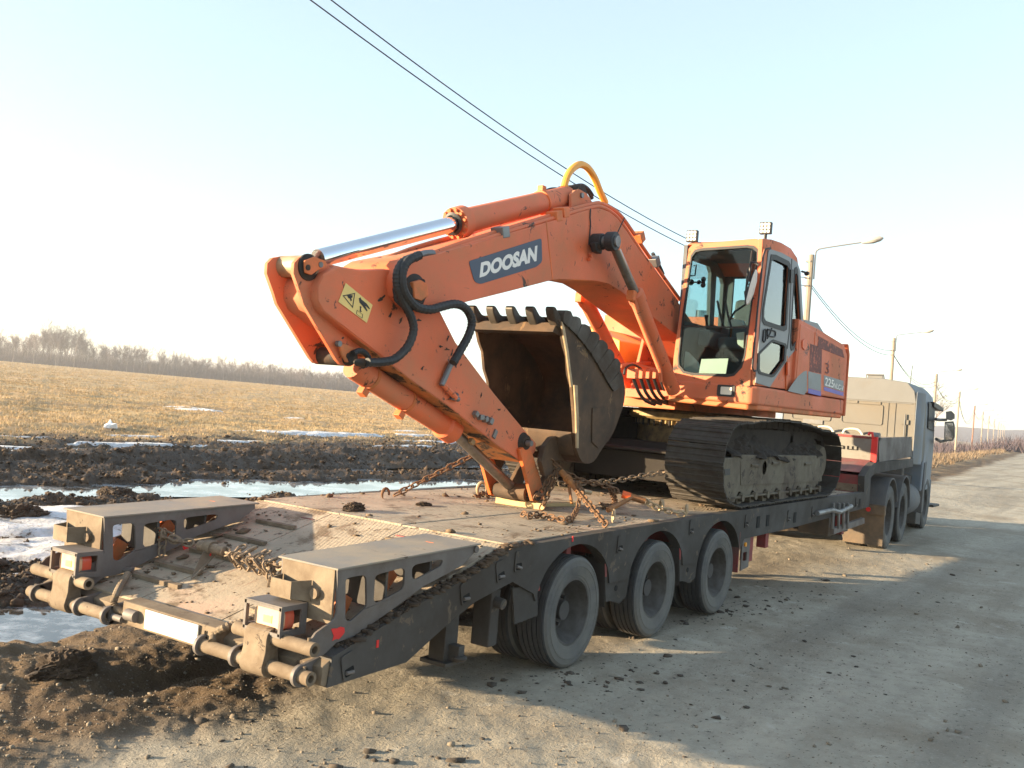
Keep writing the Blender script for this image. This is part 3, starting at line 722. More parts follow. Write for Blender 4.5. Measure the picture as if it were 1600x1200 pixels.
# hanging plates between the wheels, with folded flaps
for sy in (-1, 1):
    for xm in (2.06, .687):
        y = sy*1.235
        pl = [(xm-.24, y, .72), (xm+.24, y, .72), (xm+.17, y, .40), (xm+.06, y, .36), (xm-.10, y, .40), (xm-.17, y, .40)]
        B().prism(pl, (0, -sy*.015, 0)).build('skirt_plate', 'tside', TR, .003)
        for e, sg in ((-.24, 1), (.24, -1)):
            B().prism([(xm+e, y-sy*.01, .73), (xm+e*.70, y-sy*.01, .36), (xm+e*.70+sg*.01, y-sy*.26, .36), (xm+e+sg*.01, y-sy*.26, .73)], (sg*.008, 0, 0)).build('mudguard_flap', 'tside', TR)
        B().prism([(xm-.245, y-sy*.004+sy*.008, .70), (xm-.215, y+sy*.004, .70), (xm-.20, y+sy*.004, .60), (xm-.225, y+sy*.004, .60)], (0, sy*.004, 0)).build('red_mark', 'tred', TR)
        for zz in (.60, .49): B().cyl((xm-.02, y-sy*.001, zz), (xm-.02, y+sy*.005, zz), .022, 12).build('bolt_hole_shade', 'hole_shade_print', TR)
    # guard plate behind the rear wheel, rear flap of the front one
    y = sy*1.235
    B().prism([(-.80, y, .66), (-.50, y, .66), (-.46, y, .44), (-.74, y, .42)], (0, -sy*.015, 0)).build('skirt_plate', 'tside', TR)
    B().prism([(-.55, y+sy*.008, .655), (-.48, y+sy*.008, .655), (-.47, y+sy*.008, .61), (-.53, y+sy*.008, .61)], (0, -sy*.02, 0)).build('red_mark', 'tred', TR)
    B().box((3.26, sy*1.24-.012, .34), (3.275, sy*.9, .74)).build('mudguard_flap', 'tred', TR)
    B().prism([[(3.40, y, .66), (3.62, y, .66), (3.62, y, .36), (3.40, y, .34)], [(3.44, y, .52), (3.55, y, .52), (3.55, y, .43), (3.44, y, .43)]], (0, -sy*.012, 0)).build('lamp_bracket', 'tgrey', TR)
    B().cyl((3.47, y-sy*.01, .60), (3.47, y+sy*.014, .60), .022, 12).build('side_marker', 'amber', TR)
    for xx, zl in ((3.74, .40), (4.22, .50), (7.30, .42)):
        B().box((xx-.05, sy*1.16-.05, zl), (xx+.05, sy*1.16+.05, .70)).build('lashing_post', 'tred', TR, .004)
# main frame and crossbars
for sy in (-1, 1):
    B().box((-1.0, sy*.45-.06, .56), (8.1, sy*.45+.06, .90)).build('frame_rail', 'tred', TR)
for k in range(14):
    x = -.6 + k*.64
    B().box((x-.03, -1.15, .72), (x+.03, 1.15, .90)).build('crossbar', 'tred', TR)
# deck plates: outer strips and the raised centre, laid plate by plate
xs = [-.83, 1.45, 3.30, 5.40, 7.0, 8.12]
for i in range(5):
    for (y0, y1, up) in ((-1.16, -.30, 0), (-.293, .293, .004), (.30, 1.16, 0)):
        B().box((xs[i]+.004, y0, .90), (xs[i+1]-.004, y1, DZ+up)).build('deck_plate', 'deck', TR, .003)
# sloping tail: three lengthwise plates with cleats, closing plate and inner stringers
def tz(x): return .945 + (x+.83)*(.945-.505)/(2.46-.83)
for (y0, y1) in ((-1.16, -.36), (-.352, .352), (.36, 1.16)):
    B().prism([(-.835, y0, .938), (-2.44, y0, tz(-2.44)), (-2.44, y0, tz(-2.44)-.04), (-.835, y0, .90)], (0, y1-y0, 0)).build('tail_plate', 'deck', TR, .003)
for x, y0, y1 in ((-2.22, .25, .70), (-2.03, .30, .74), (-1.78, .28, .72), (-1.50, .32, .72), (-1.2, .36, .74), (-2.25, -.72, -.42), (-2.02, -.74, -.40), (-1.75, -.72, -.42), (-1.45, -.72, -.40), (-1.1, -.72, -.40)):
    B().prism([(x-.018, y0, tz(x-.018)+.002), (x+.018, y0, tz(x+.018)+.002), (x+.018, y0, tz(x)+.026), (x-.018, y0, tz(x)+.022)], (0, y1-y0, 0)).build('cleat', 'tdust', TR)
for k in range(6):
    y = -1.0 + k*.4
    B().prism([(-.9, y, .88), (-2.4, y, tz(-2.4)-.05), (-2.4, y, .38), (-1.6, y, .50), (-.9, y, .62)], (0, .03, 0)).build('tail_stringer', 'tside', TR)
# rear beam, number plate, slots
B().prism([(-2.44, -1.24, .50), (-2.50, -1.24, .47), (-2.50, -1.24, .375), (-2.44, -1.24, .36)], (0, 2.48, 0)).build('rear_beam', 'tdust', TR, .006)
B().prism([(-2.44, -.50, .535), (-2.555, -.50, .527), (-2.56, -.50, .395), (-2.44, -.50, .385)], (0, .82, 0)).build('plate_panel', 'tdust', TR, .008)
B().box((-2.572, -.37, .412), (-2.561, .09, .520)).build('number_plate', 'white', TR, .003, label='blank dusty white number plate')
B().box((-2.566, -.425, .43), (-2.560, -.418, .50)).build('slot_shade', 'hole_shade_print', TR); B().box((-2.566, -.44, .46), (-2.560, -.39, .468)).build('slot_shade', 'hole_shade_print', TR)
# ramps
def ramp(sy):
    rp = None
    yo, yi = sy*1.20, sy*.79
    side = [(-2.405, -1.2, 0.938), (-1.835, -1.2, 0.954), (-1.191, -1.2, 0.968), (-1.186, -1.2, 0.935), (-1.328, -1.2, 0.854), (-1.691, -1.2, 0.77), (-1.906, -1.2, 0.689), (-2.113, -1.2, 0.617), (-2.247, -1.2, 0.574), (-2.37, -1.2, 0.564), (-2.435, -1.2, 0.526), (-2.461, -1.2, 0.514), (-2.506, -1.2, 0.513), (-2.547, -1.2, 0.53), (-2.568, -1.2, 0.559), (-2.56, -1.2, 0.598), (-2.524, -1.2, 0.637), (-2.464, -1.2, 0.66), (-2.42, -1.2, 0.673), (-2.394, -1.2, 0.692), (-2.384, -1.2, 0.72)]
    h1 = [(-2.34, -1.2, 0.885), (-2.304, -1.2, 0.891), (-2.207, -1.2, 0.892), (-2.18, -1.2, 0.874), (-2.159, -1.2, 0.726), (-2.175, -1.2, 0.708), (-2.281, -1.2, 0.656), (-2.317, -1.2, 0.671)]
    h2 = [(-2.111, -1.2, 0.874), (-2.084, -1.2, 0.883), (-1.9, -1.2, 0.897), (-1.865, -1.2, 0.886), (-1.86, -1.2, 0.8), (-1.873, -1.2, 0.777), (-2.075, -1.2, 0.725), (-2.108, -1.2, 0.743)]
    h3 = [(-1.804, -1.2, 0.891), (-1.772, -1.2, 0.905), (-1.549, -1.2, 0.913), (-1.517, -1.2, 0.903), (-1.532, -1.2, 0.874), (-1.761, -1.2, 0.818), (-1.797, -1.2, 0.832)]
    def T(p, y): return [(q[0], y, q[2]) for q in p]
    b = B()
    for y, t in ((yo, -sy*.015), (yi, sy*.015)): b.prism([T(side, y)] + [roundloop(T(h, y), .03, 3) for h in (h1, h2, h3)], (0, t, 0))
    rp = b.build('ramp', 'tgrey', TR, .002)
    x0, x1 = side[0][0], side[2][0]; z0, z1 = side[0][2], side[2][2]
    B().prism([(x0-.012, yo+sy*.012, z0), (x1+.03, yo+sy*.012, z1), (x1+.03, yo+sy*.012, z1+.010), (x0-.012, yo+sy*.012, z0+.010)], (0, yi-yo-sy*.024, 0)).build('top_plate', 'ramptop', rp, .002)
    # ribs inside, rear closing plate, hinge at the tip
    for x in (-2.0, -1.62, -1.3):
        B().box((x, min(yo, yi)+.02, tz(x)+.05), (x+.02, max(yo, yi)-.02, z0-.012)).build('rib', 'tside', rp)  # dark side paint puts the shade of the hollow ramp into the ribs
    for k in range(3):
        B().box((-2.22+k*.35, sy*1.0-.03, tz(-2.2+k*.35)+.02), (-2.12+k*.35, sy*1.0+.03, tz(-2.2+k*.35)+.18+.02*k), Matrix.Rotation(.5+.3*k, 3, 'Y')).build('spring_lever', 'orange_dirty', rp)
    B().box((x0-.004, min(yo, yi)+.016, .66), (x0+.010, max(yo, yi)-.016, z0-.002)).build('rear_plate', 'tdust', rp)
    B().cyl((x1-.01, yo-sy*.02, z1-.025), (x1-.01, yo+sy*.012, z1-.025), .022, 12).build('pivot', 'tgrey', rp)
    # open box with chute on the rear plate
    yc = (yo+yi)/2 + .06
    q = B()
    q.prism([(x0-.01, yc-.10, .86), (x0-.10, yc-.05, .855), (x0-.10, yc-.05, .765), (x0-.01, yc-.10, .75)], (0, .006, 0))
    q.prism([(x0-.01, yc+.12, .86), (x0-.10, yc+.10, .855), (x0-.10, yc+.10, .765), (x0-.01, yc+.12, .75)], (0, -.006, 0))
    q.box((x0-.106, yc-.05, .765), (x0-.10, yc+.10, .855)); q.box((x0-.10, yc-.05, .76), (x0-.01, yc+.10, .766))
    q.build('holder', 'tdust', rp)
    B().cyl((x0-.03, yc-.135, .80), (x0-.006, yc-.135, .80), .028, 14).build('lid', 'tdust', rp)
    # lamp guard frame and lamp
    xl, zl0, zl1 = x0-.19, .590, .735; ya, yb = (sy*.885-.135, sy*.885+.135)
    q = B(); t = .012
    for (a0, a1) in ((ya, ya+t), (yb-t, yb)):
        q.prism([[(xl, a0, zl0), (x0-.01, a0, zl0), (x0-.01, a0, zl1), (xl, a0, zl1)], [(xl+.02, a0, zl0+.025), (x0-.05, a0, zl0+.025), (x0-.05, a0, zl1-.02), (xl+.02, a0, zl1-.02)]], (0, a1-a0, 0))
    q.box((xl, ya, zl1), (x0-.01, yb, zl1+.006)); q.box((xl, ya, zl0-.008), (x0-.01, yb, zl0)); q.box((xl-.004, ya, zl1-.016), (xl+.004, yb, zl1)); q.box((xl-.004, ya, zl0), (xl+.004, yb, zl0+.014)); q.box((xl-.004, ya-.002, zl0), (xl+.004, ya+.014, zl1)); q.box((xl-.004, yb-.014, zl0), (xl+.004, yb+.002, zl1))
    q.build('lamp_guard', 'tgrey', rp)
    lp = roundloop([(xl+.035, sy*.885-.098, zl0+.010), (xl+.035, sy*.885+.098, zl0+.010), (xl+.035, sy*.885+.098, zl1-.024), (xl+.035, sy*.885-.098, zl1-.024)], .040, 5)
    B().prism(lp, (.03, 0, 0)).build('tail_lamp', 'lens_white', rp, .014)
    B().prism(shift(lp, (.031, 0, 0)), (.06, 0, 0)).build('lamp_body', 'lens_red', rp)
    B().box((xl+.0325, sy*.885-.035, zl0+.045), (xl+.0365, sy*.885+.03, zl1-.06)).build('reflector', 'reflector', rp, .004)
    # spray mark
    c = [(-2.376, -1.2, 0.611)][0]; a = [(c[0]+.055*math.cos(k)*(.75+.35*math.sin(3*k+1)), (yo if sy < 0 else yi)-.003, c[2]+.06*math.sin(k)*(.75+.3*math.cos(2*k))) for k in np.linspace(0, 6.1, 16)]
    if sy > 0: a = [(p[0]+.62, p[1], p[2]+.07) for p in a]
    B().prism(a, (0, .002, 0)).build('spray_mark', 'sprayred', rp)
    return rp
for sy in (-1, 1): ramp(sy)
# hinge tubes and the links that carry the ramps
def hinge(sy):
    U0, U1 = (-2.56, sy*.66, .565), (-2.56, sy*1.235, .565)
    L0, L1 = (-2.575, sy*.42, .425), (-2.575, sy*1.24, .425)
    for a, b_, r in ((U0, U1, .036), (L0, L1, .036)):
        A_, B_ = Vector(a), Vector(b_); d = (B_-A_).normalized()
        q = B(); q.lathe([(r*.0+.020, .0), (r, .0), (r, (B_-A_).length), (.020, (B_-A_).length), (.018, (B_-A_).length-.05), (.001, (B_-A_).length-.05)], A_, d, 20, close=False); q.build('hinge_tube', 'tdust', TR)
    for y in ((.42, .70, 1.16)):
        q = B()
        q.lathe([(.037, -.012), (.056, -.012), (.056, .012), (.037, .012)], (-2.575, sy*y, .425), (0, 1, 0), 20, close=False)
        q.prism([(-2.575, sy*y-.012, .478), (-2.44, sy*y-.012, .50), (-2.44, sy*y-.012, .36), (-2.575, sy*y-.012, .372)], (0, .024, 0))
        q.build('hinge_lug', 'tgrey', TR, .003)
    # wrap-round link between the two tubes
    y0, y1 = sorted((sy*.78, sy*.95))
    prof = []
    for a in np.linspace(-.1, math.pi+.1, 10): prof.append((-2.56-.05*math.sin(a)*1.0-.0, .565+.05*math.cos(a)))
    loop = [(-2.56+.055*math.cos(a), y0, .565+.055*math.sin(a)) for a in np.linspace(-.2, math.pi, 9)] + [(-2.615, y0, .50)] + [(-2.575+.058*math.cos(a), y0, .425+.058*math.sin(a)) for a in np.linspace(math.pi, 2*math.pi+.2, 9)] + [(-2.53, y0, .50)]
    B().prism(loop, (0, y1-y0, 0)).build('hinge_link', 'tdust', TR, .004)
    for z, x in ((.565, -2.56), (.425, -2.575)):
        B().cyl((x, sy*1.19, z+.03), (x, sy*1.19, z+.052), .008, 8).build('grease_nipple', 'tdust', TR)
for sy in (-1, 1): hinge(sy)
# corrugated air hoses
def corr(path, r, name, mat):
    P = smoothpath(path, 14); b = B(); rad = [r*(1+.16*math.cos(i*1.57)) for i in range(len(P))]
    b.tube(P, rad, 9); return b.build(name, mat, TR)
corr([(-2.271, 0.7, 0.588), (-2.345, 0.629, 0.568)] + [(-2.449, 0.516, 0.56), (-2.535, 0.424, 0.537)] + [(-2.54, 0.43, 0.499), (-2.54, 0.4, 0.463), (-2.54, 0.337, 0.456), (-2.54, 0.276, 0.46)], .020, 'corrugated_hose', 'tdust')
corr([(-2.58, -0.506, 0.46)] + [(-2.54, -0.474, 0.491)] + [(-2.541, -0.542, 0.536), (-2.47, -0.569, 0.555), (-2.392, -0.594, 0.576), (-2.306, -0.613, 0.599), (-2.243, -0.655, 0.615), (-2.162, -0.678, 0.637)], .020, 'corrugated_hose', 'tdust')
B().lathe([(.03, 0), (.042, .005), (.042, .02), (.03, .03)], [(-2.203, 0.791, 0.586)][0], (-.25, 0, 1), 16).build('grommet', 'tgrey', TR)
for p, r in (([(-2.55, 0.457, 0.439)][0], .022), ([(-2.57, 0.332, 0.424)][0], .020), ([(-2.57, 0.204, 0.463)][0], .034)):
    B().cyl(Vector(p)+Vector((0, .05, 0)), Vector(p)-Vector((0, .04, 0)), r, 12).build('hose_coupling', 'tgrey', TR)
# rope lashings / stake pockets on the near beam
PK = [(-2.328, -1.253, 0.45), (-1.347, -1.253, 0.704), (-0.986, -1.253, 0.797), (-0.781, -1.253, 0.837), (0.647, -1.253, 0.834), (2.018, -1.253, 0.871), (3.415, -1.253, 0.843), (4.772, -1.253, 0.814), (5.688, -1.253, 0.816), (7.715, -1.253, 0.846)]
SL = [.26, .26, .26, 0, 0, 0, 0, 0, 0, 0]
for c, sl in zip(PK, SL):
    an = math.atan(sl) if sl else .0; rot = Matrix.Rotation(-an, 3, 'Y'); c = Vector(c)
    h = .068; w = .048
    fr = B().prism([roundloop([c+rot@Vector((-w, 0, -h)), c+rot@Vector((w, 0, -h)), c+rot@Vector((w, 0, h)), c+rot@Vector((-w, 0, h))], .02, 3),
                    roundloop([c+rot@Vector((-w*.72, 0, -h*.8)), c+rot@Vector((w*.72, 0, -h*.8)), c+rot@Vector((w*.72, 0, -.01)), c+rot@Vector((-w*.72, 0, -.01))], .01, 3)], (0, -.006, 0)).build('lashing_pocket', 'tside', TR)
    B().prism([c+rot@Vector((-w*.8, -.0005, -h*.85)), c+rot@Vector((w*.8, -.0005, -h*.85)), c+rot@Vector((w*.8, -.0005, 0)), c+rot@Vector((-w*.8, -.0005, 0))], (0, -.002, 0)).build('recess_shade', 'hole_shade_print', fr)
    B().cyl(c+rot@Vector((-w*.55, -.008, -.03)), c+rot@Vector((w*.55, -.008, -.045)), .010, 8).build('ring', 'tgrey', fr)
for c in [(3.766, -1.253, 0.811), (4.063, -1.253, 0.809), (5, -1.253, 0.787), (7.914, -1.253, 0.819)]:
    c = Vector(c); B().prism([c+Vector((-.045, 0, -.06)), c+Vector((.045, 0, -.06)), c+Vector((.045, 0, .06)), c+Vector((-.045, 0, .06))], (0, -.003, 0)).build('beam_hole_shade', 'hole_shade_print', TR)  # raised black plates paint the dark inside of holes
for c in [(-0.095, -1.252, 0.93), (-2.109, -1.252, 0.525)]:
    c = Vector(c); B().box(c+Vector((-.009, -.002, -.020)), c+Vector((.009, .002, .020))).build('spray_mark', 'sprayred', TR)
# wheels
def tyre_mesh(r, w, rimr, side, gro=5):
    def sw(s):
        return [(rimr, s*w*.40), (rimr+.012, s*w*.455), (rimr+.026, s*w*.465), (rimr+.028, s*w*.478), (r*.78, s*w*.515), (r*.81, s*w*.52), (r*.812, s*w*.533), (r*.828, s*w*.533), (r*.83, s*w*.52), (r*.90, s*w*.505), (r*.902, s*w*.515), (r*.925, s*w*.508), (r*.927, s*w*.495), (r*.97, s*w*.455), (r*.985, s*w*.42)]
    prof = sw(-1)
    for k in range(gro):
        c = -w*.42 + w*.84*(k+.5)/gro; h = w*.84/gro*.5
        prof += [(r, c-h*.80), (r, c+h*.62), (r-.012, c+h*.66), (r-.012, c+h*.96)]
    prof += sw(1)[::-1]
    return prof
def make_wheel(name, c, r, w, rimr, sy, deep, mat_rim, parent, hubcover=False):
    """one wheel: tyre and dished rim, facing sy"""
    bt = B(); bt.lathe(tyre_mesh(r, w, rimr, sy), c, (0, sy, 0), 56, close=False)
    me = bt.mesh('tyre', ['tyre', 'tread'], c)
    for p in me.polygons:
        rad = math.hypot(p.center.x, p.center.z)
        if rad > r*.962: p.material_index = 1
    h = inst(name, me, c, parent); ORG.setdefault(h.name, Vector(c))
    fl = w*.42
    prof = [(rimr+.012, fl-.01), (rimr+.014, fl+.006), (rimr-.004, fl+.006), (rimr-.014, fl-.02), (rimr-.03, fl-.05), (rimr-.045, -deep+.06), (rimr-.07, -deep+.01), (rimr*.55, -deep), (rimr*.40, -deep+.01), (rimr*.36, -deep+.035), (.001, -deep+.035)]
    if hubcover: prof = [(rimr+.012, fl-.01), (rimr+.014, fl+.006), (rimr-.004, fl+.006), (rimr-.02, fl-.03), (rimr-.05, fl-.05), (rimr*.70, deep), (rimr*.58, deep+.02), (rimr*.42, deep+.02), (rimr*.40, deep+.10), (rimr*.34, deep+.13), (.001, deep+.13)]
    rm = B().lathe(prof, c, (0, sy, 0), 40, close=False); o = rm.build('rim', mat_rim, h)
    q = B(); cc = Vector(c); ay = Vector((0, sy, 0)); nn = 10; base = (-deep+.005) if not hubcover else deep+.02
    q.cyl(cc+ay*base, cc+ay*(base+.09), rimr*.30, 16)
    for k in range(nn):
        a = 6.283*k/nn; p = cc + Vector((math.cos(a), 0, math.sin(a)))*rimr*.52; q.cyl(p+ay*base, p+ay*(base+.035), .015, 6)
    q.build('hub', 'rimred' if not hubcover else mat_rim, h)
    return h
for k, x in enumerate((0., 1.373, 2.746)):
    for sy in (-1, 1):
        make_wheel('wheel', (x, sy*1.135, .40), .40, .235, .232, sy, .055, 'rim', TR)
        make_wheel('wheel', (x, sy*.84, .40), .40, .235, .232, -sy, .055, 'rim', TR)
    B().cyl((x, -.75, .40), (x, .75, .40), .075, 14).build('axle', 'tside', TR)
    for sy in (-1, 1):
        B().box((x-.5, sy*.45-.05, .44), (x+.15, sy*.45+.05, .56)).build('suspension_arm', 'tside', TR)
        B().lathe([(.0, 0), (.12, .0), (.14, .05), (.10, .10), (.13, .15), (.11, .20), (0, .2)], (x-.4, sy*.45, .36), (0, 0, 1), 18, close=False).build('air_spring', 'black', TR)
# support leg, valve gear and amber marker under the near beam
B().box((-1.33, -1.12, .26), (-1.20, -1.0, .62)).build('support_leg', 'tside', TR, .004)
B().box((-1.36, -1.16, .235), (-1.16, -.96, .26)).build('leg_foot', 'tside', TR, .004)
B().box((-1.29, -1.20, .26), (-1.23, -1.10, .36)).build('leg_bracket', 'tside', TR, .004)
B().lathe([(.035, 0), (.045, .01), (.045, .02), (.035, .03)], (-1.26, -1.19, .27), (0, 0, 1), 16).build('leg_ring', 'tside', TR)
B().box((-.98, -1.20, .30), (-.88, -1.06, .66)).build('valve_bracket', 'tside', TR, .01)
B().cyl((-.93, -1.26, .58), (-.93, -1.05, .60), .035, 12).build('valve', 'tside', TR)
p = [(-0.88, -1.15, 0.6)][0]; B().box(Vector(p)-Vector((.025, .02, .028)), Vector(p)+Vector((.025, .02, .028))).build('side_marker', 'amber', TR)
# tool clutter under the neck: bars, chain box, lower tray
B().prism([(6.616, -1.27, 0.553), (8.176, -1.27, 0.601), (8.2, -1.27, 0.518), (6.636, -1.27, 0.477)], (0, .05, 0)).build('tray', 'tgrey', TR, .003)
B().tube([(5.785, -1.28, 0.795), (6.424, -1.28, 0.801), (6.794, -1.28, 0.757), (7.351, -1.28, 0.805)], .03, 8).build('winch_bar', 'steel', TR)
for a, b_ in zip([(6.459, -1.28, 0.889), (6.731, -1.28, 0.876), (6.949, -1.28, 0.866), (7.174, -1.28, 0.856)], [(6.518, -1.28, 0.561), (6.792, -1.28, 0.542), (7.012, -1.28, 0.527), (7.239, -1.28, 0.512)]):
    B().tube([a, b_], .018, 6).build('clamp_rod', 'steel', TR)
B().box((7.0, -1.1, .40), (8.0, -.7, .66)).build('tool_box', 'truckdark', TR, .01)
# gooseneck: red riser, slope, top deck, head box with lettering
B().box((8.12, -1.16, .80), (8.16, 1.16, 1.23)).build('neck_riser', 'tred', TR)
B().box((8.112, -1.15, .955), (8.121, 1.15, 1.06)).build('dirty_band', 'tdust', TR)
B().prism([(8.12, -1.16, 1.19), (8.77, -1.16, 1.36), (8.77, -1.16, 1.40), (8.12, -1.16, 1.235)], (0, 2.32, 0)).build('neck_slope', 'tredlit', TR)
B().box((8.77, -1.20, 1.30), (11.2, 1.20, 1.355)).build('neck_deck', 'tgrey', TR)
B().box((8.765, -1.16, 1.37), (8.785, 1.20, 1.71)).build('headboard', 'boardwhite', TR, .003)
B().box((8.755, -1.20, 1.71), (8.80, 1.20, 1.745)).build('red_rail', 'tred', TR, .004)
B().box((8.752, -1.235, 1.36), (8.80, -1.15, 1.745)).build('red_post', 'sprayred', TR, .004)
B().prism([(8.835, -1.23, 1.736), (11.166, -1.23, 1.777), (11.285, -1.23, 1.439), (8.987, -1.23, 1.376)], (0, .03, 0)).build('side_board', 'tgrey', TR, .003)
B().box((11.16, -1.23, 1.36), (11.2, 1.23, 1.74)).build('front_board', 'tgrey', TR)
B().cyl((8.9, -1.23, 1.75), (8.9, -1.13, 1.75), .06, 14).build('roller', 'steel', TR)
B().tube([(8.74, -1.105, 1.762), (8.74, -1.12, 1.801), (8.74, -1.156, 1.804), (8.74, -1.171, 1.73)], .02, 6).build('red_clamp', 'sprayred', TR)
for k in range(5):
    x0 = 8.9+k*.45; B().tube([(x0, -1.0, 1.28), (x0+.15, -1.05, 1.22), (x0+.4, -1.0, 1.27)], .035, 6).build('air_line', 'tdust', TR)
x0 = 8.764
text_on(TR, 'lettering', 'строймаш', [(x0, .18, 1.505), (x0, -.97, 1.505), (x0, -.97, 1.60), (x0, .18, 1.60)], (-1, 0, 0), 'hole_shade_print', .012)

# ------------------------------------------------------------------ excavator
EX = root('excavator', (4.85, 0, DZ), 'orange crawler excavator riding backwards on the trailer, bucket curled up', 'excavator')
# --- tracks
def track_path(n=400):
    """closed loop of the shoe line in x, z"""
    zc = DZ + .035
    P = []
    r = .385; xf, xr = 3.07, 6.42; cz = DZ + .04 + r + .045
    for a in np.linspace(-math.pi/2, -math.pi*1.5, 24): P.append((xf + r*math.cos(a), cz + r*math.sin(a)))
    for t in np.linspace(0, 1, 14)[1:-1]:
        x = xf + (xr-xf)*t; P.append((x, cz + r + .055*math.sin(math.pi*min(1, t*1.15))*1.2 - .06*max(0, t-.55)))
    for a in np.linspace(math.pi/2, -math.pi/2, 24): P.append((xr + (r-.03)*math.cos(a), cz - .02 + (r-.03)*math.sin(a)))
    P.append((6.3, DZ+.055)); P.append((xf+.15, DZ+.055))
    P.append(P[0]); P = np.array(P); s = np.concatenate([[0], np.cumsum(np.hypot(*np.diff(P, axis=0).T))])
    return P, s
TP, TS = track_path()
NSH = 46
def shoe_mesh():
    b = B(); w = .30; p = TS[-1]/NSH*.5
    prof = [(-p*1.02, 0), (p*.98, 0), (p*.98, .012), (p*.72, .012), (p*.62, .026), (p*.50, .026), (p*.42, .012), (p*.0, .012), (-p*.05, .018), (-p*.15, .018), (-p*.22, .012), (-p*.62, .012), (-p*.68, .024), (-p*.80, .024), (-p*.88, .012), (-p*1.02, .012)]
    b.prism([(a, -w, h) for a, h in prof], (0, 2*w, 0))
    return b.mesh('track_shoe', 'track', smooth=False)
SHOE = shoe_mesh()
def link_mesh():
    p = TS[-1]/NSH*.5
    return B().prism([(-p*.9, -.09), (p*.9, -.09), (p*.9, .09), (-p*.9, .09)] and [(-p*.9, -.09, -.085), (p*.9, -.09, -.085), (p*.9, -.09, -.004), (-p*.9, -.09, -.004)], (0, .18, 0)).mesh('track_link', 'trackmud', smooth=False)
LINK = link_mesh()
def track(sy):
    yc = sy*.955
    t = B()
    # side frame: box with sloped top, front plate, rim of holes
    fr = [(2.98, 1.075), (6.18, 1.075), (6.18, 1.30), (6.02, 1.48), (3.35, 1.50), (3.05, 1.46)]
    t.prism([(x, yc-.20, z) for x, z in fr], (0, .40, 0))
    tk = t.build('track', 'trackframe', EX, .01)
    yo = yc+sy*.205
    out = [(3.354, -1.165, 1.434), (6.209, -1.165, 1.446), (6.285, -1.165, 1.156), (3.424, -1.165, 1.193)] if sy < 0 else None
    if sy < 0:
        hole = [(4.10+.07*math.cos(a), -1.165, 1.36+.075*math.sin(a)) for a in np.linspace(0, 6.283, 15)[:-1]]
        B().prism([out, hole], (0, .008, 0)).build('side_plate', 'trackframe', tk)
        B().prism([(p[0], -1.155, p[2]) for p in hole], (0, .002, 0)).build('opening_shade', 'black', tk)  # black plate paints the shade inside the hole
        B().prism([(2.815, -1.17, 1.471), (3.137, -1.17, 1.475), (3.342, -1.17, 1.428), (3.392, -1.17, 1.195), (3.267, -1.17, 1.026), (2.868, -1.17, 1.05)], (0, .05, 0)).build('end_plate', 'trackframe', tk, .006)
        B().prism([(2.907, -1.175, 1.365), (3.059, -1.175, 1.369), (3.072, -1.175, 1.306), (2.937, -1.175, 1.302)], (0, .006, 0)).build('opening_shade', 'black', tk)  # raised black plate paints the shade of an opening
        B().box((3.05, -1.19, 1.068), (6.15, -1.10, 1.085)).build('skirt_strip', 'trackframe', tk)
        for q in [(3.781, -1.17, 1.39), (4.434, -1.17, 1.403), (5.618, -1.17, 1.382)]:
            q = Vector(q); B().tube([q-Vector((.12, 0, 0)), q+Vector((.12, 0, 0))], .018, 6).build('rib', 'trackframe', tk)
        B().box((4.62, -1.18, .99), (4.86, -1.10, 1.09)).build('chain_guard', 'trackframe', tk, .004)
    for k in range(8):
        x = 3.42+k*.385
        q = B(); q.cyl((x, yc-.20, 1.055), (x, yc+.20, 1.055), .075, 14); q.cyl((x, yc+sy*.20, 1.07), (x, yc+sy*.245, 1.07), .042, 12); q.build('roller', 'trackframe', tk)
    # idler, sprocket, final drive
    B().lathe([(.0, -.05), (.30, -.05), (.34, -.03), (.34, .03), (.30, .05), (0, .05)], (3.07, yc, 1.40), (0, 1, 0), 30, close=False).build('idler', 'track', tk)
    q = B()
    pts = []
    for k in range(42):
        a = 6.283*k/42; rr_ = .345 if k % 2 else .305; pts.append((6.42+rr_*math.cos(a), yc-.03, 1.395+rr_*math.sin(a)))
    q.prism(pts, (0, .06, 0)); q.build('sprocket', 'track', tk)
    B().lathe([(0, -.1), (.20, -.1), (.215, .10), (.19, .155), (.0, .16)], (6.42, yc, 1.395), (0, sy, 0), 26, close=False).build('final_drive', 'trackframe', tk)
    for k in range(2): B().cyl((4.0+k*1.3, yc-.1, 1.66), (4.0+k*1.3, yc+.1, 1.66), .06, 12).build('carrier_roller', 'track', tk)
    # mud packed above the frame
    nx, nz = 110, 26; U, V_ = np.meshgrid(np.linspace(3.12, 6.24, nx), np.linspace(0, 1, nz), indexing='ij')
    nb = fbm(U*3.2, V_*1.6+sy*9, 5, 44, .62); nf = fbm(U*14, V_*6, 3, 45)
    Zm = 1.47 - .16*(fbm(U*2.6, U*0, 4, 46)-.35)*(1-V_) + V_*(.26+.06*np.sin((U-3.1)/3.14*3.14)) 
    Ym = yc + sy*(.215 - .20*V_**.7 + .22*(nb-.5) + .05*(nf-.5)); Ym[:, 0] = yc+sy*.17
    vv = np.stack([U, Ym, Zm], -1).reshape(-1, 3); ff = [(a*nz+b_, (a+1)*nz+b_, (a+1)*nz+b_+1, a*nz+b_+1) for a in range(nx-1) for b_ in range(nz-1)]
    B().add(vv, ff).build('packed_mud', 'trackmud', tk)
    B().box((3.2, yc-.10, 1.44), (6.2, yc+.10, 1.76)).build('mud_core', 'trackmud', tk)
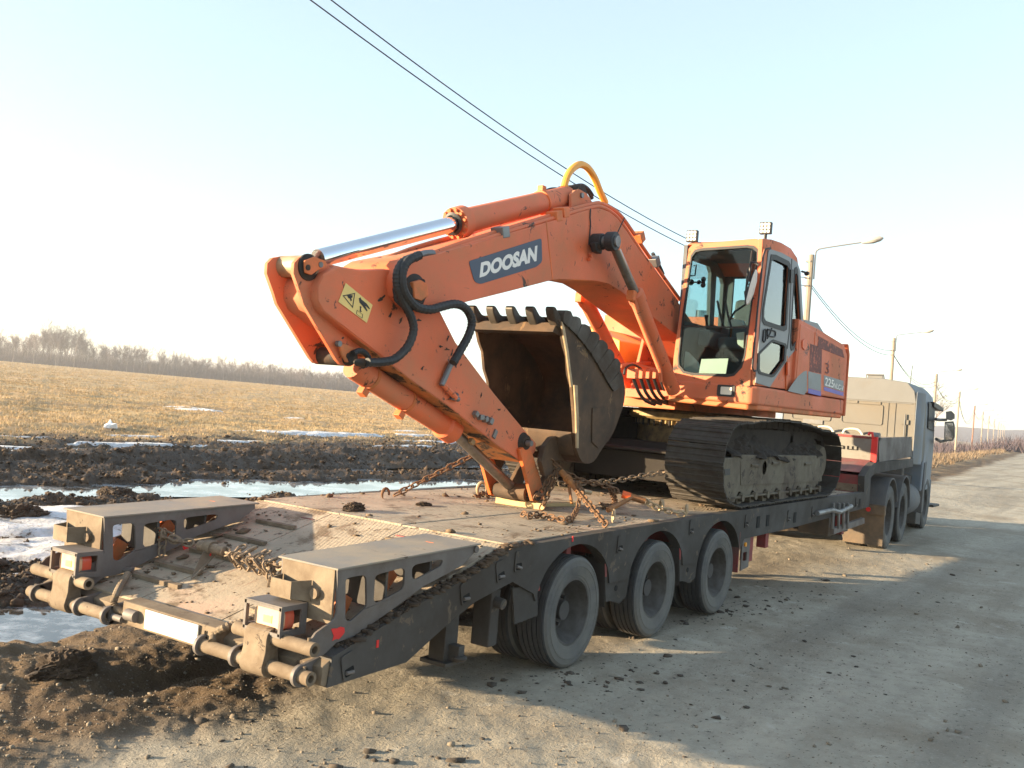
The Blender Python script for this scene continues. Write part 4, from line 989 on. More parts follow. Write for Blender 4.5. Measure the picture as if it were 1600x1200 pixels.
    for k in range(NSH):
        u = TS[-1]*(k+.5)/NSH; j = int(np.searchsorted(TS, u)-1); f_ = (u-TS[j])/(TS[j+1]-TS[j]); a, c = TP[j], TP[j+1]; p = a+(c-a)*f_
        d0 = TS[-1]/NSH*.5; e0 = np.array([np.interp(u-d0, TS, TP[:, i]) for i in (0, 1)]); e1 = np.array([np.interp((u+d0) % TS[-1], TS, TP[:, i]) for i in (0, 1)])
        t_ = e1-e0; an = math.atan2(t_[1], t_[0])
        for nm, me in (('track_shoe', SHOE), ('track_link', LINK)):
            inst(nm, me, (p[0], yc, p[1]), tk, (random.uniform(-.012, .012), -an+random.uniform(-.05, .05), random.uniform(-.012, .012)))
    return tk
# the loop runs backwards along the bottom, so the shoes' outer side must face out
NEG = SHOE.vertices
for v in SHOE.vertices: v.co.z = v.co.z
for sy in (-1, 1): track(sy)
# --- undercarriage between the tracks, slew ring
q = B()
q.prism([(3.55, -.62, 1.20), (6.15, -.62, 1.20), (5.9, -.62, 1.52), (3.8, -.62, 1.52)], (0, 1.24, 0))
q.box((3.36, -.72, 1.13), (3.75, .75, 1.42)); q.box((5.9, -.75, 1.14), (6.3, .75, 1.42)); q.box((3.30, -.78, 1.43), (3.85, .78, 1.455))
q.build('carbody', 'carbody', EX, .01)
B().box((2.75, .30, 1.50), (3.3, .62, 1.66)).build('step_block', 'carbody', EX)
c = (4.85, 0, 0)
B().lathe([(.0, 1.50), (.66, 1.50), (.66, 1.72), (0, 1.72)], c, (0, 0, 1), 48, close=False).build('slew_base', 'ring', EX)
q = B(); pts = []
for k in range(120):
    a = 6.283*k/120; r_ = .71 if k % 2 else .68; pts.append((4.85+r_*math.cos(a), r_*math.sin(a), 1.725))
q.prism(pts, (0, 0, .05)); q.build('slew_gear', 'ring', EX, smooth=False)
q = B()
for k in range(44):
    a = 6.283*k/44; q.cyl((4.85+.70*math.cos(a), .70*math.sin(a), 1.70), (4.85+.70*math.cos(a), .70*math.sin(a), 1.79), .014, 6)
setkind(q.build('ring_bolts', 'grease', EX), 'stuff')
B().lathe([(0, 1.78), (.74, 1.78), (.78, 1.81), (.78, 1.86), (.66, 1.90), (0, 1.9)], c, (0, 0, 1), 60, close=False).build('slew_ring', 'ring', EX)
# --- upper frame and house
YN = -1.25
q = B()
prof = [(3.45, -0.306, 2.164), (3.45, -0.318, 2.022), (3.45, -0.401, 1.993), (3.45, -1.165, 1.921), (3.45, -1.206, 2.002), (3.45, -1.197, 2.197)]
fl = [(3.45, -.30, 2.215), (3.45, -1.20, 2.215), (3.52, -1.25, 2.215), (6.70, -1.25, 2.205), (6.95, -1.05, 2.205), (6.95, -.30, 2.215)]
B().prism([(3.47, -.27, 1.985), (3.47, -1.15, 1.955), (3.55, -1.23, 1.96), (6.72, -1.23, 1.965), (6.93, -1.0, 1.97), (6.93, -.27, 1.98)], (0, 0, .10)).build('frame_underside', 'orange_dirty', EX, .02)
B().prism([(3.44, -.28, 2.03), (3.44, -1.18, 2.01), (3.50, -1.25, 2.01), (6.72, -1.25, 2.01), (6.97, -1.02, 2.02), (6.97, -.28, 2.03)], (0, 0, .195)).build('platform', 'orange', EX, .03)
B().box((3.65, -.28, 1.90), (7.0, .62, 2.0)).build('main_frame', 'orange_dirty', EX, .01)
B().box((3.75, .30, 1.98), (6.8, 1.25, 2.10)).build('platform', 'orange_dirty', EX, .02)
# lamp set in the platform front
p = Vector([(3.43, -0.924, 2.137)][0])
lm = B().prism([roundloop([p+Vector((0, -.095, -.06)), p+Vector((0, .095, -.06)), p+Vector((0, .095, .06)), p+Vector((0, -.095, .06))], .02, 3)], (.03, 0, 0)).build('head_lamp', 'black', EX)
B().prism(roundloop([p+Vector((-.006, -.065, -.04)), p+Vector((-.006, .055, -.04)), p+Vector((-.006, .055, .04)), p+Vector((-.006, -.065, .04))], .012, 3), (.006, 0, 0)).build('lens', 'lens', lm)
# engine house behind the cab
hs = [(3.373, -1.25, 2.215), (3.463, -1.25, 3.606), (4.838, -1.25, 3.031), (5.36, -1.25, 2.945), (6.371, -1.25, 2.918), (6.617, -1.25, 2.801), (6.818, -1.25, 2.084)]
zt1 = [(4.964, -1.22, 3.022)][0][2]
body = [(4.62, 2.215), (4.62, 3.02), (5.35, 2.985), (6.55, 2.90), (6.72, 2.78), (6.74, 2.215)]
B().prism([(x, -1.25, z) for x, z in body], (0, 2.45, 0)).build('engine_house', 'orange', EX, .04)
B().prism([(x, -1.258, z) for x, z in ((4.66, 2.23), (4.66, 2.97), (5.20, 2.945), (5.20, 2.225))], (0, .02, 0)).build('side_door', 'orange', EX, .012)
B().prism([(x, -1.258, z) for x, z in ((5.24, 2.225), (5.24, 2.94), (6.45, 2.86), (6.62, 2.74), (6.64, 2.22))], (0, .02, 0)).build('side_door', 'orange', EX, .012)
B().prism([(x, -1.262, z) for x, z in ((5.36, 2.77), (5.36, 2.90), (6.42, 2.83), (6.55, 2.735))], (0, .015, 0)).build('grille', 'darkred', EX)
cwp = [(6.78, -1.22), (6.95, -1.20), (7.12, -.8), (7.18, 0), (7.12, .8), (6.95, 1.20), (6.78, 1.22)]
B().prism([(x, y, 1.99) for x, y in cwp], (0, 0, .88)).build('counterweight', 'orange', EX, .06)
B().prism([(6.755, -1.262, 2.0), (6.80, -1.262, 2.0), (6.80, -1.262, 2.80), (6.70, -1.262, 2.93), (6.66, -1.262, 2.92), (6.755, -1.262, 2.77)], (0, .10, 0)).build('corner_post', 'orange', EX, .01)
bx = [(5.62, -1, 3.12), (6.206, -1, 3.138), (6.55, -1, 3.026), (6.237, -1, 3.019), (5.664, -1, 3.047)]
B().prism(bx, (0, .55, 0)).build('intake_cover', 'decal_grey', EX, .02)
B().cyl((6.0, .5, 2.9), (6.0, .5, 3.25), .07, 14).build('exhaust', 'black', EX)
# prints on the side
Y = -1.2605
B().prism([(5.061, -1.26, 2.783), (5.537, -1.26, 2.78), (5.591, -1.26, 2.471), (5.115, -1.26, 2.469)], (0, .0015, 0)).build('peeled_decal', 'darkred', EX)
sw = [(4.383, -1.26, 2.203), (4.519, -1.26, 2.287), (4.703, -1.26, 2.384), (4.899, -1.26, 2.451), (5.016, -1.26, 2.47), (5.073, -1.26, 2.245), (4.989, -1.26, 2.189)]
B().prism(sw, (0, .0015, 0)).build('swoosh_decal', 'decal_grey', EX)
B().prism([(5.066, -1.26, 2.466), (5.58, -1.26, 2.462), (5.632, -1.26, 2.266), (5.114, -1.26, 2.277)], (0, .0015, 0)).build('decal_band', 'decal_grey', EX)
B().prism([(5.115, -1.26, 2.273), (5.633, -1.26, 2.262), (5.647, -1.26, 2.205), (5.129, -1.26, 2.218)], (0, .0015, 0)).build('blue_stripe', 'decal_blue', EX)
B().prism([(5.701, -1.26, 2.462), (6.584, -1.26, 2.445), (6.622, -1.26, 2.308), (5.735, -1.26, 2.333)], (0, .0015, 0)).build('decal_band', 'decal_grey', EX)
B().prism([(5.737, -1.26, 2.325), (6.624, -1.26, 2.3), (6.638, -1.26, 2.251), (5.749, -1.26, 2.28)], (0, .0015, 0)).build('blue_stripe', 'decal_blue', EX)
text_on(EX, 'model_number', '225', [(5.756, -1.261, 2.342), (6.137, -1.261, 2.33), (6.14, -1.261, 2.427), (5.757, -1.261, 2.443)], (0, -1, 0), 'decal_white', .015)
text_on(EX, 'model_number', 'NLC-V', [(6.151, -1.261, 2.332), (6.601, -1.261, 2.315), (6.598, -1.261, 2.381), (6.163, -1.261, 2.397)], (0, -1, 0), 'decal_white', .015)
text_on(EX, 'decal_mark', '3', [(5.732, -1.261, 2.488), (5.897, -1.261, 2.487), (5.877, -1.261, 2.615), (5.712, -1.261, 2.614)], (0, -1, 0), 'darkred', .0)
B().prism([(4.74, -1.258, 2.789), (4.818, -1.258, 2.811), (4.906, -1.258, 2.798), (4.924, -1.258, 2.726), (4.848, -1.258, 2.69), (4.759, -1.258, 2.712)], (0, -.012, 0)).build('side_reflector', 'decal_orange', EX, .003)
# --- toolbox and tank on the far front corner
tb = [(3.75, 0.61, 2.773), (3.75, 0.475, 2.813), (3.75, 0.181, 2.655), (3.75, 0.207, 2.403), (3.75, 0.579, 2.422)]
tb = [(3.75, 1.22, 2.05), (3.75, 1.22, 2.74), (3.75, .96, 2.80), (3.75, .50, 2.64), (3.75, .46, 2.05)]
B().prism(tb, (2.6, 0, 0)).build('fuel_tank', 'yellow', EX, .015)  # orange tank coloured yellow: the sunlight on it is painted in
text_on(EX, 'tank_lettering', 'DOOSAN', [(3.748, 1.02, 2.49), (3.748, .56, 2.44), (3.748, .56, 2.50), (3.748, 1.02, 2.55)], (-1, 0, 0), 'decal_white', .01)
# --- cab
XF = 3.45
fo = [(3.45, -0.383, 3.621), (3.45, -0.43, 3.668), (3.45, -1.106, 3.709), (3.45, -1.161, 3.691), (3.45, -1.179, 3.632), (3.45, -1.167, 3.266), (3.45, -1.171, 2.195), (3.45, -0.314, 2.165), (3.45, -0.305, 2.444), (3.45, -0.342, 3.061)]
gh = [(3.45, -0.419, 3.539), (3.45, -0.458, 3.596), (3.45, -0.522, 3.612), (3.45, -1.03, 3.635), (3.45, -1.099, 3.624), (3.45, -1.142, 3.587), (3.45, -1.151, 3.514), (3.45, -1.092, 2.505), (3.45, -1.067, 2.392), (3.45, -0.992, 2.303), (3.45, -0.918, 2.286), (3.45, -0.523, 2.285), (3.45, -0.434, 2.301), (3.45, -0.37, 2.365), (3.45, -0.36, 2.447), (3.45, -0.374, 2.856)]
cabp = B().prism([fo, gh], (.06, 0, 0)).build('cab', 'orange', EX, .008)
yL = -.36
gs = [(p[0]+.02, p[1], p[2]) for p in gh]
def inner(loop, k):
    c = sum((Vector(p) for p in loop), Vector())/len(loop); return [c+(Vector(p)-c)*k for p in loop]
B().prism([[(p[0]-.004, p[1], p[2]) for p in inner(gh, 1.012)], [(p[0]-.004, p[1], p[2]) for p in inner(gh, .972)]], (.03, 0, 0)).build('window_seal', 'seal', cabp)
B().prism(inner(gs, 1.0), (.005, 0, 0)).build('front_glass', 'glass', cabp)
a, c = [(3.444, -0.37, 2.757), (3.444, -1.112, 2.793)]
B().box((XF-.008, min(a[1], c[1]), c[2]-.008), (XF+.03, max(a[1], c[1]), c[2]+.008)).build('glass_divider', 'seal', cabp)
for p in [(3.446, -0.395, 3.586), (3.446, -0.356, 3.218), (3.446, -0.34, 3.06), (3.446, -0.335, 2.548), (3.446, -0.336, 2.275), (3.446, -1.16, 3.638), (3.446, -1.129, 2.578), (3.446, -1.131, 2.676), (3.446, -1.124, 2.297)]:
    B().cyl(p, (p[0]+.01, p[1], p[2]), .010, 8).build('bolt', 'orange_dirty', cabp)
# near side: outline with the windows cut out
YS = -1.215
so_ = [(3.372, -1.215, 3.689), (3.637, -1.215, 3.73), (3.941, -1.215, 3.751), (4.266, -1.215, 3.747), (4.508, -1.215, 3.682), (4.644, -1.215, 3.51), (4.904, -1.215, 3.037), (5.178, -1.215, 2.233), (3.473, -1.215, 2.212)]
w1 = [(3.623, -1.227, 3.549), (3.76, -1.227, 3.568), (4.161, -1.227, 3.569), (4.222, -1.227, 3.544), (4.259, -1.227, 2.882), (4.179, -1.227, 2.856), (3.583, -1.227, 2.857), (3.508, -1.227, 2.888), (3.496, -1.227, 2.985)]
w2 = [(3.801, -1.227, 2.686), (3.877, -1.227, 2.707), (4.259, -1.227, 2.701), (4.296, -1.227, 2.684), (4.301, -1.227, 2.524), (3.981, -1.227, 2.346), (3.902, -1.227, 2.331), (3.543, -1.227, 2.341), (3.489, -1.227, 2.37), (3.463, -1.227, 2.531)]
w3 = [(4.406, -1.227, 3.524), (4.457, -1.227, 3.546), (4.508, -1.227, 3.526), (4.735, -1.227, 3.04), (4.756, -1.227, 2.847), (4.552, -1.227, 2.685), (4.498, -1.227, 2.673), (4.457, -1.227, 2.705), (4.438, -1.227, 2.83)]
def flatY(l, y): return [(p[0], y, p[2]) for p in l]
B().prism([flatY(so_, YS)] + [flatY(w, YS) for w in (w1, w2, w3)], (0, .045, 0)).build('side_frame', 'orange', cabp, .006)
dr = [(3.533, -1.227, 3.593), (3.606, -1.227, 3.622), (3.95, -1.227, 3.644), (4.299, -1.227, 3.64), (4.483, -1.227, 3.628), (4.618, -1.227, 3.55), (4.916, -1.227, 2.878), (4.606, -1.227, 2.654), (4.443, -1.227, 2.577), (3.888, -1.227, 2.216), (3.452, -1.227, 2.238), (3.455, -1.227, 2.908)]
B().prism([dr, w1, w2, w3], (0, .010, 0)).build('door', 'cabgrey', cabp)
for w in (w1, w2, w3):
    B().prism([flatY(inner(w, 1.06), YS-.018), flatY(inner(w, .92), YS-.018)], (0, .012, 0)).build('window_seal', 'seal', cabp)
    B().prism(flatY(w, YS+.01), (0, .005, 0)).build('side_glass', 'glassdusty', cabp)
sm_ = [(4.124, -1.228, 3.625), (4.157, -1.228, 3.624), (4.509, -1.228, 2.249), (4.487, -1.228, 2.248)]
B().prism([(4.267, -1.229, 3.635), (4.293, -1.229, 3.636), (4.396, -1.229, 2.84), (4.372, -1.229, 2.662), (4.339, -1.229, 2.66), (4.363, -1.229, 2.837)], (0, .004, 0)).build('door_gap', 'seal', cabp)
B().prism([(4.36, -1.228, 2.584), (4.393, -1.228, 2.587), (4.46, -1.228, 2.211), (4.427, -1.228, 2.21)], (0, .012, 0)).build('door_gap', 'orange_dirty', cabp)
B().prism([(4.335, -1.231, 2.513), (4.411, -1.231, 2.518), (4.444, -1.231, 2.38), (4.368, -1.231, 2.375)], (0, -.02, 0)).build('hinge', 'decal_orange', cabp, .004)
B().prism([(4.218, -1.231, 3.509), (4.314, -1.231, 3.524), (4.338, -1.231, 3.38), (4.241, -1.231, 3.366)], (0, -.02, 0)).build('hinge', 'black', cabp, .004)
hd = [(3.66, -1.235, 2.803), (3.881, -1.235, 2.809), (3.914, -1.235, 2.799), (3.913, -1.235, 2.758), (3.876, -1.235, 2.744), (3.686, -1.235, 2.736), (3.663, -1.235, 2.747)]
B().tube(hd, .008, 6, closed=True).build('door_handle', 'black', cabp)
B().tube([(3.785, -1.235, 2.826), (3.748, -1.235, 2.768), (3.672, -1.235, 2.708)], .007, 6).build('door_latch', 'black', cabp)
hd = [(3.547, -1.235, 2.781), (3.593, -1.235, 2.796), (3.625, -1.235, 2.782), (3.618, -1.235, 2.683), (3.584, -1.235, 2.663), (3.542, -1.235, 2.676)]
B().tube(hd, .008, 6, closed=True).build('door_handle', 'black', cabp)
# orange strip and dark rail of the front right pillar
B().prism([(3.396, -1.229, 3.615), (3.491, -1.229, 3.625), (3.414, -1.229, 3.066), (3.43, -1.229, 2.353), (3.306, -1.229, 2.364), (3.322, -1.229, 3.054)], (0, .012, 0)).build('pillar_strip', 'orange', cabp)
B().tube([(3.515, -1.245, 3.616), (3.385, -1.245, 3.586), (3.335, -1.245, 3.507), (3.291, -1.245, 2.986), (3.267, -1.245, 2.381), (3.321, -1.245, 2.347), (3.375, -1.245, 2.357)], .010, 6).build('grab_rail', 'seal', cabp)
# roof, far side, rear
roof = [(3.45, 3.665), (3.55, 3.705), (4.05, 3.735), (4.38, 3.70), (4.56, 3.62), (4.62, 3.50), (4.56, 3.48), (4.3, 3.62), (3.55, 3.64)]
B().prism([(x, -1.20, z) for x, z in roof], (0, .85, 0)).build('roof', 'orange', cabp, .02)
far = [(3.47, 2.2), (3.47, 3.66), (4.5, 3.64), (4.64, 3.45), (4.66, 2.2)]
fw = [(3.54, 2.86), (3.54, 3.47), (3.60, 3.53), (4.10, 3.54), (4.17, 3.47), (4.24, 2.86)]
fw2 = [(4.36, 2.9), (4.33, 3.48), (4.50, 3.46), (4.56, 3.40), (4.58, 2.9)]
B().prism([[(x, yL, z) for x, z in l] for l in (far, fw, fw2)], (0, .04, 0)).build('far_frame', 'interior', cabp)
B().prism([(x, yL+.045, z) for x, z in far], (0, .004, 0)) if False else None
rear = [(-.34, 2.2), (-.34, 3.60), (-1.19, 3.60), (-1.19, 2.2)]
rw = [(-.46, 2.75), (-.46, 3.47), (-1.10, 3.47), (-1.10, 2.75)]
B().prism([[(4.60, y, z) for y, z in l] for l in (rear, rw)], (.04, 0, 0)).build('rear_frame', 'interior', cabp)
B().prism([(4.61, y, z) for y, z in rw], (.004, 0, 0)).build('rear_glass', 'glass', cabp)
for l in (fw, fw2): B().prism([(x, yL+.02, z) for x, z in l], (0, .004, 0)).build('far_glass', 'glass', cabp)
B().box((3.5, -1.18, 2.215), (4.6, -.36, 2.235)).build('cab_floor', 'interior', cabp)
B().box((3.5, -1.16, 3.60), (4.5, -.38, 3.625)).build('roof_lining', 'interior', cabp)
# seat, consoles, levers, paper
q = B(); q.box((4.00, -1.02, 2.60), (4.45, -.55, 2.74)); q.build('seat_cushion', 'interior', cabp, .04)
B().box((4.36, -1.00, 2.70), (4.50, -.57, 3.20), Matrix.Rotation(.12, 3, 'Y')).build('seat_back', 'interior', cabp, .05)
B().box((4.42, -.90, 3.18), (4.50, -.68, 3.36), Matrix.Rotation(.1, 3, 'Y')).build('headrest', 'interior', cabp, .03)
B().box((4.05, -.95, 2.24), (4.45, -.62, 2.60)).build('seat_base', 'black', cabp)
for y in (-1.10, -.46):
    B().box((3.86, y-.07, 2.62), (4.4, y+.07, 2.80)).build('console', 'interior', cabp, .02)
    B().tube([(3.95, y, 2.78), (3.90, y, 2.90), (3.88, y, 2.96)], [.015, .015, .025], 8).build('lever', 'black', cabp)
B().prism([(3.62, -0.302, 2.284), (3.62, -0.325, 2.542), (3.62, -0.393, 2.531), (3.62, -0.512, 2.426), (3.62, -0.596, 2.279)], (.05, 0, 0)).build('white_bag', 'cream', cabp, .02)
B().prism([(3.62, -0.913, 2.753), (3.62, -1.003, 2.769), (3.62, -1.01, 2.589), (3.62, -0.937, 2.633)], (.04, 0, 0)).build('white_trim', 'cream', cabp, .01)
B().prism([(3.54, -0.586, 2.457), (3.54, -0.882, 2.477), (3.54, -0.867, 2.316), (3.54, -0.569, 2.307)], (.006, 0, 0)).build('paper_sheet', 'paper', cabp)
B().prism([(3.7, -0.773, 2.893), (3.7, -0.8, 2.907), (3.7, -0.942, 2.897), (3.7, -0.968, 2.837), (3.7, -0.793, 2.819)], (.08, 0, 0)).build('cloth', 'cream', cabp, .02)
for l in ([(3.7, -0.649, 3.096), (3.7, -0.689, 2.96), (3.7, -0.744, 2.811)], [(3.7, -0.735, 3.097), (3.7, -0.775, 2.961), (3.7, -0.829, 2.813)]): B().tube(l, .012, 6).build('lever', 'black', cabp)
B().tube([(3.7, -0.946, 3.201), (3.7, -0.971, 3.066), (3.7, -0.851, 2.983), (3.7, -0.802, 2.894)], .012, 6).build('lever', 'black', cabp)
B().tube([(3.5, -0.435, 3.444), (3.5, -0.464, 3.451), (3.5, -0.458, 3.341), (3.5, -0.407, 3.335)], .008, 6).build('grab_loop', 'black', cabp)
q = B(); c1 = Vector([(3.6, -0.465, 3.281)][0])
for dy, dz, s in ((.09, 0, .035), (0, 0, .025), (-.05, .03, .03), (-.05, -.03, .03)): q.lathe([(0, -.02), (s, 0), (0, .02)], c1+Vector((0, dy, dz)), (1, 0, 0), 12, close=False)
q.tube([c1+Vector((0, .09, 0)), c1+Vector((0, -.07, 0))], .008, 6); q.build('fan', 'black', cabp)
# wiper, mirror
B().tube([(3.42, -1.093, 3.576), (3.42, -1.076, 3.36), (3.42, -1.073, 3.229)], .008, 6).build('wiper', 'black', cabp)
B().tube([(3.42, -1.073, 3.229), (3.42, -1.067, 3.393), (3.42, -1.063, 3.097)], .012, 6).build('wiper', 'black', cabp)
mrp = [Vector(p) for p in [(3.29, -1.203, 3.365), (3.29, -1.217, 3.345), (3.29, -1.219, 3.242), (3.29, -1.196, 3.114), (3.29, -1.163, 3.023), (3.29, -1.138, 3.003), (3.29, -1.128, 3.049), (3.29, -1.151, 3.178), (3.29, -1.181, 3.307)]]
B().prism(mrp, (-.03, 0, 0)).build('mirror', 'white', cabp, .006)
B().tube([(3.35, -1.204, 3.419), (3.35, -1.135, 3.453), (3.35, -1.11, 3.42), (3.35, -1.118, 3.329), (3.35, -1.11, 3.251)], .012, 6).build('mirror_arm', 'black', cabp)
B().prism([Vector(p)+Vector((.012, .03, 0)) for p in mrp], (.02, 0, 0)).build('mirror_back', 'black', cabp)
# work lamps on the roof
for p in [(3.5, -0.383, 3.764)] + [(3.62, -1.141, 3.849)]:
    p = Vector(p); s = .062
    lm = B().box(p+Vector((0, -s, -s)), p+Vector((.05, s, s))).build('work_lamp', 'black', cabp, .006) if False else None
    lm = B().box(p+Vector((0, -s, -s)), p+Vector((.05, s, s))).build('work_lamp', 'black', EX, .006)
    for i in range(3):
        for j in range(3):
            B().cyl(p+Vector((-.004, (i-1)*.036, (j-1)*.036)), p+Vector((.002, (i-1)*.036, (j-1)*.036)), .0165, 10).build('lens', 'lens', lm)
    B().cyl(p+Vector((.025, 0, -s-.05)), p+Vector((.025, 0, -s+.004)), .018, 8).build('stem', 'black', lm)
p = Vector([(4.701, -1.215, 3.562)][0]); B().tube([p, p+Vector((.10, -.02, 0))], [.012, .012], 6).build('rear_mirror_stub', 'black', cabp)
B().cyl(p+Vector((.10, -.02, -.01)), p+Vector((.14, -.02, .0)), .025, 10).build('stub_knob', 'black', cabp)
# --- boom: box section
YB = .255
bo = [(-1.084, -0.255, 2.583), (-1.085, -0.255, 2.644), (-1.041, -0.255, 2.725), (-0.965, -0.255, 2.772), (-0.627, -0.255, 2.874), (-0.038, -0.255, 3.082), (0.863, -0.255, 3.403), (1.53, -0.255, 3.645), (1.705, -0.255, 3.69), (1.893, -0.255, 3.696), (2.053, -0.255, 3.668), (2.27, -0.255, 3.581), (2.574, -0.255, 3.446), (2.89, -0.255, 3.329), (3.525, -0.255, 3.083), (4.359, -0.255, 2.735), (4.902, -0.255, 2.48), (4.808, -0.255, 2.245), (4.401, -0.255, 2.333), (3.809, -0.255, 2.668), (3.14, -0.255, 2.799), (2.671, -0.255, 2.895), (2.23, -0.255, 2.998), (1.977, -0.255, 3.034), (1.74, -0.255, 3.024), (1.423, -0.255, 2.987), (1.131, -0.255, 2.949), (0.968, -0.255, 2.92), (0.367, -0.255, 2.747), (-0.268, -0.255, 2.568), (-0.597, -0.255, 2.471), (-0.81, -0.255, 2.431), (-0.982, -0.255, 2.473), (-1.055, -0.255, 2.516)]
B().prism(bo, (0, .51, 0)).build('boom', 'orange', EX, .006)
# flange line, seam, worn plates on the boom side
sem = [(0.789, -0.256, 3.394), (0.804, -0.256, 3.397), (0.981, -0.256, 2.925), (0.965, -0.256, 2.922)]
B().prism(sem, (0, -.002, 0)).build('weld_seam', 'orange_dirty', EX)
# badge
bd = roundloop([(-0.248, -0.257, 2.884), (0.74, -0.257, 3.239), (0.779, -0.257, 3.046), (0.696, -0.257, 2.99), (-0.078, -0.257, 2.735), (-0.155, -0.257, 2.743)], .03, 4)
bg_ = B().prism(bd, (0, -.002, 0)).build('badge', 'badge', EX)
text_on(bg_, 'badge_lettering', 'DOOSAN', [(-0.097, -0.26, 2.781), (0.686, -0.26, 3.036), (0.681, -0.26, 3.169), (-0.092, -0.26, 2.9)], (0, -1, 0), 'decal_white', .055, .001)
def pin(p, y1, r, mat, name='pin', par=None, n=20):
    return B().cyl((p[0], p[1], p[2]), (p[0], y1, p[2]), r, n).build(name, mat, par or EX, .004)
# boom tip pivot: boss, greasy ring, retainer bolts
p = [(-0.884, -0.3, 2.575)][0]
B().lathe([(0, -.045), (.075, -.045), (.085, -.03), (.105, -.02), (.135, .0), (.135, .04), (0, .04)], [(-0.843, -0.25, 2.572)][0], (0, 1, 0), 28, close=False).build('pivot_boss', 'grease', EX)
B().prism([(-0.928, -0.262, 2.627), (-0.848, -0.262, 2.656), (-0.767, -0.262, 2.637), (-0.742, -0.262, 2.558), (-0.815, -0.262, 2.512), (-0.9, -0.262, 2.519)], (0, -.045, 0)).build('pin_retainer', 'orange_dirty', EX, .01)
for q in [(-0.808, -0.3, 2.649), (-0.781, -0.3, 2.549)]:
    B().cyl(q, (q[0], q[1]+.06, q[2]), .018, 8).build('bolt', 'grease', EX)
B().prism([(-1.055, -0.258, 2.481), (-1.084, -0.258, 2.556), (-1.059, -0.258, 2.621), (-1.022, -0.258, 2.706), (-0.956, -0.258, 2.672), (-0.97, -0.258, 2.559), (-0.889, -0.258, 2.467), (-0.802, -0.258, 2.451), (-0.884, -0.258, 2.432), (-0.983, -0.258, 2.446)], (0, -.003, 0)).build('grease_stain', 'grease', EX)
# arm: box with ear plates
YA = -.20
am = [(-1.549, -0.2, 2.641), (-1.326, -0.2, 2.65), (-1.12, -0.2, 2.691), (-0.78, -0.2, 2.721), (-0.537, -0.2, 2.547), (-0.251, -0.2, 2.274), (0.31, -0.2, 1.915), (0.874, -0.2, 1.588), (1.007, -0.2, 1.518), (1.008, -0.2, 1.441), (0.924, -0.2, 1.386), (0.798, -0.2, 1.355), (0.643, -0.2, 1.41), (0.425, -0.2, 1.489), (0.086, -0.2, 1.628), (-0.307, -0.2, 1.798), (-0.709, -0.2, 1.943), (-1.044, -0.2, 2.081), (-1.314, -0.2, 2.188), (-1.567, -0.2, 2.296), (-1.67, -0.2, 2.341), (-1.717, -0.2, 2.408), (-1.721, -0.2, 2.488), (-1.679, -0.2, 2.571)]
# the box narrows towards its tip
B().prism(am, (0, .40, 0)).build('arm', 'orange', EX, .012)
ear = [(-1.761, -0.135, 2.674), (-1.706, -0.135, 2.679), (-1.659, -0.135, 2.665), (-1.617, -0.135, 2.651), (-1.482, -0.135, 2.652), (-1.298, -0.135, 2.646), (-1.406, -0.135, 2.52), (-1.603, -0.135, 2.583), (-1.638, -0.135, 2.487), (-1.629, -0.135, 2.406), (-1.576, -0.135, 2.343), (-1.245, -0.135, 2.205), (-0.944, -0.135, 2.091), (-1.104, -0.135, 2.096), (-1.222, -0.135, 2.121), (-1.275, -0.135, 2.039), (-1.328, -0.135, 2.014), (-1.389, -0.135, 2.013), (-1.435, -0.135, 2.044), (-1.626, -0.135, 2.23), (-1.764, -0.135, 2.365), (-1.799, -0.135, 2.429), (-1.872, -0.135, 2.546), (-1.874, -0.135, 2.61), (-1.835, -0.135, 2.652)]
for y0, t in ((-.135, .03), (.105, .03)):
    B().prism([(a[0], y0, a[2]) for a in ear], (0, t, 0)).build('ear_plate', 'orange', EX, .004)
B().prism([(a[0], a[1]-.004, a[2]) for a in [(-1.721, -0.2, 2.488), (-1.679, -0.2, 2.563), (-1.601, -0.2, 2.587), (-1.302, -0.2, 2.611), (-1.214, -0.2, 2.564), (-1.174, -0.2, 2.5), (-1.139, -0.2, 2.426), (-1.077, -0.2, 2.346), (-0.904, -0.2, 2.312), (-0.802, -0.2, 2.332), (-0.877, -0.2, 2.099), (-1.046, -0.2, 2.094), (-1.444, -0.2, 2.255), (-1.653, -0.2, 2.339), (-1.71, -0.2, 2.397)]], (0, .004, 0)).build('wear_plate', 'orange', EX, .003)
B().lathe([(0, -.03), (.055, -.03), (.07, -.02), (.07, .24), (.055, .26), (0, .26)], [(-1.733, -0.12, 2.612)][0], (0, 1, 0), 26, close=False).build('pin_barrel', 'gold', EX)
q = [(-1.758, -0.14, 2.602)][0]
B().lathe([(0, -.02), (.042, -.02), (.06, -.012), (.085, -.004), (.085, .01), (0, .01)], q, (0, 1, 0), 26, close=False).build('pivot_boss', 'grease', EX)
B().prism([(-1.825, -0.155, 2.633), (-1.747, -0.155, 2.67), (-1.638, -0.155, 2.66), (-1.628, -0.155, 2.624), (-1.699, -0.155, 2.593), (-1.756, -0.155, 2.552), (-1.811, -0.155, 2.559)], (0, -.02, 0)).build('pin_retainer', 'orange_dirty', EX, .008)
for a, m in zip([(-1.689, -0.18, 2.629), (-1.796, -0.18, 2.594)], ('steel', 'grease')):
    B().cyl(a, (a[0], a[1]+.03, a[2]), .019, 10).build('bolt', m, EX)
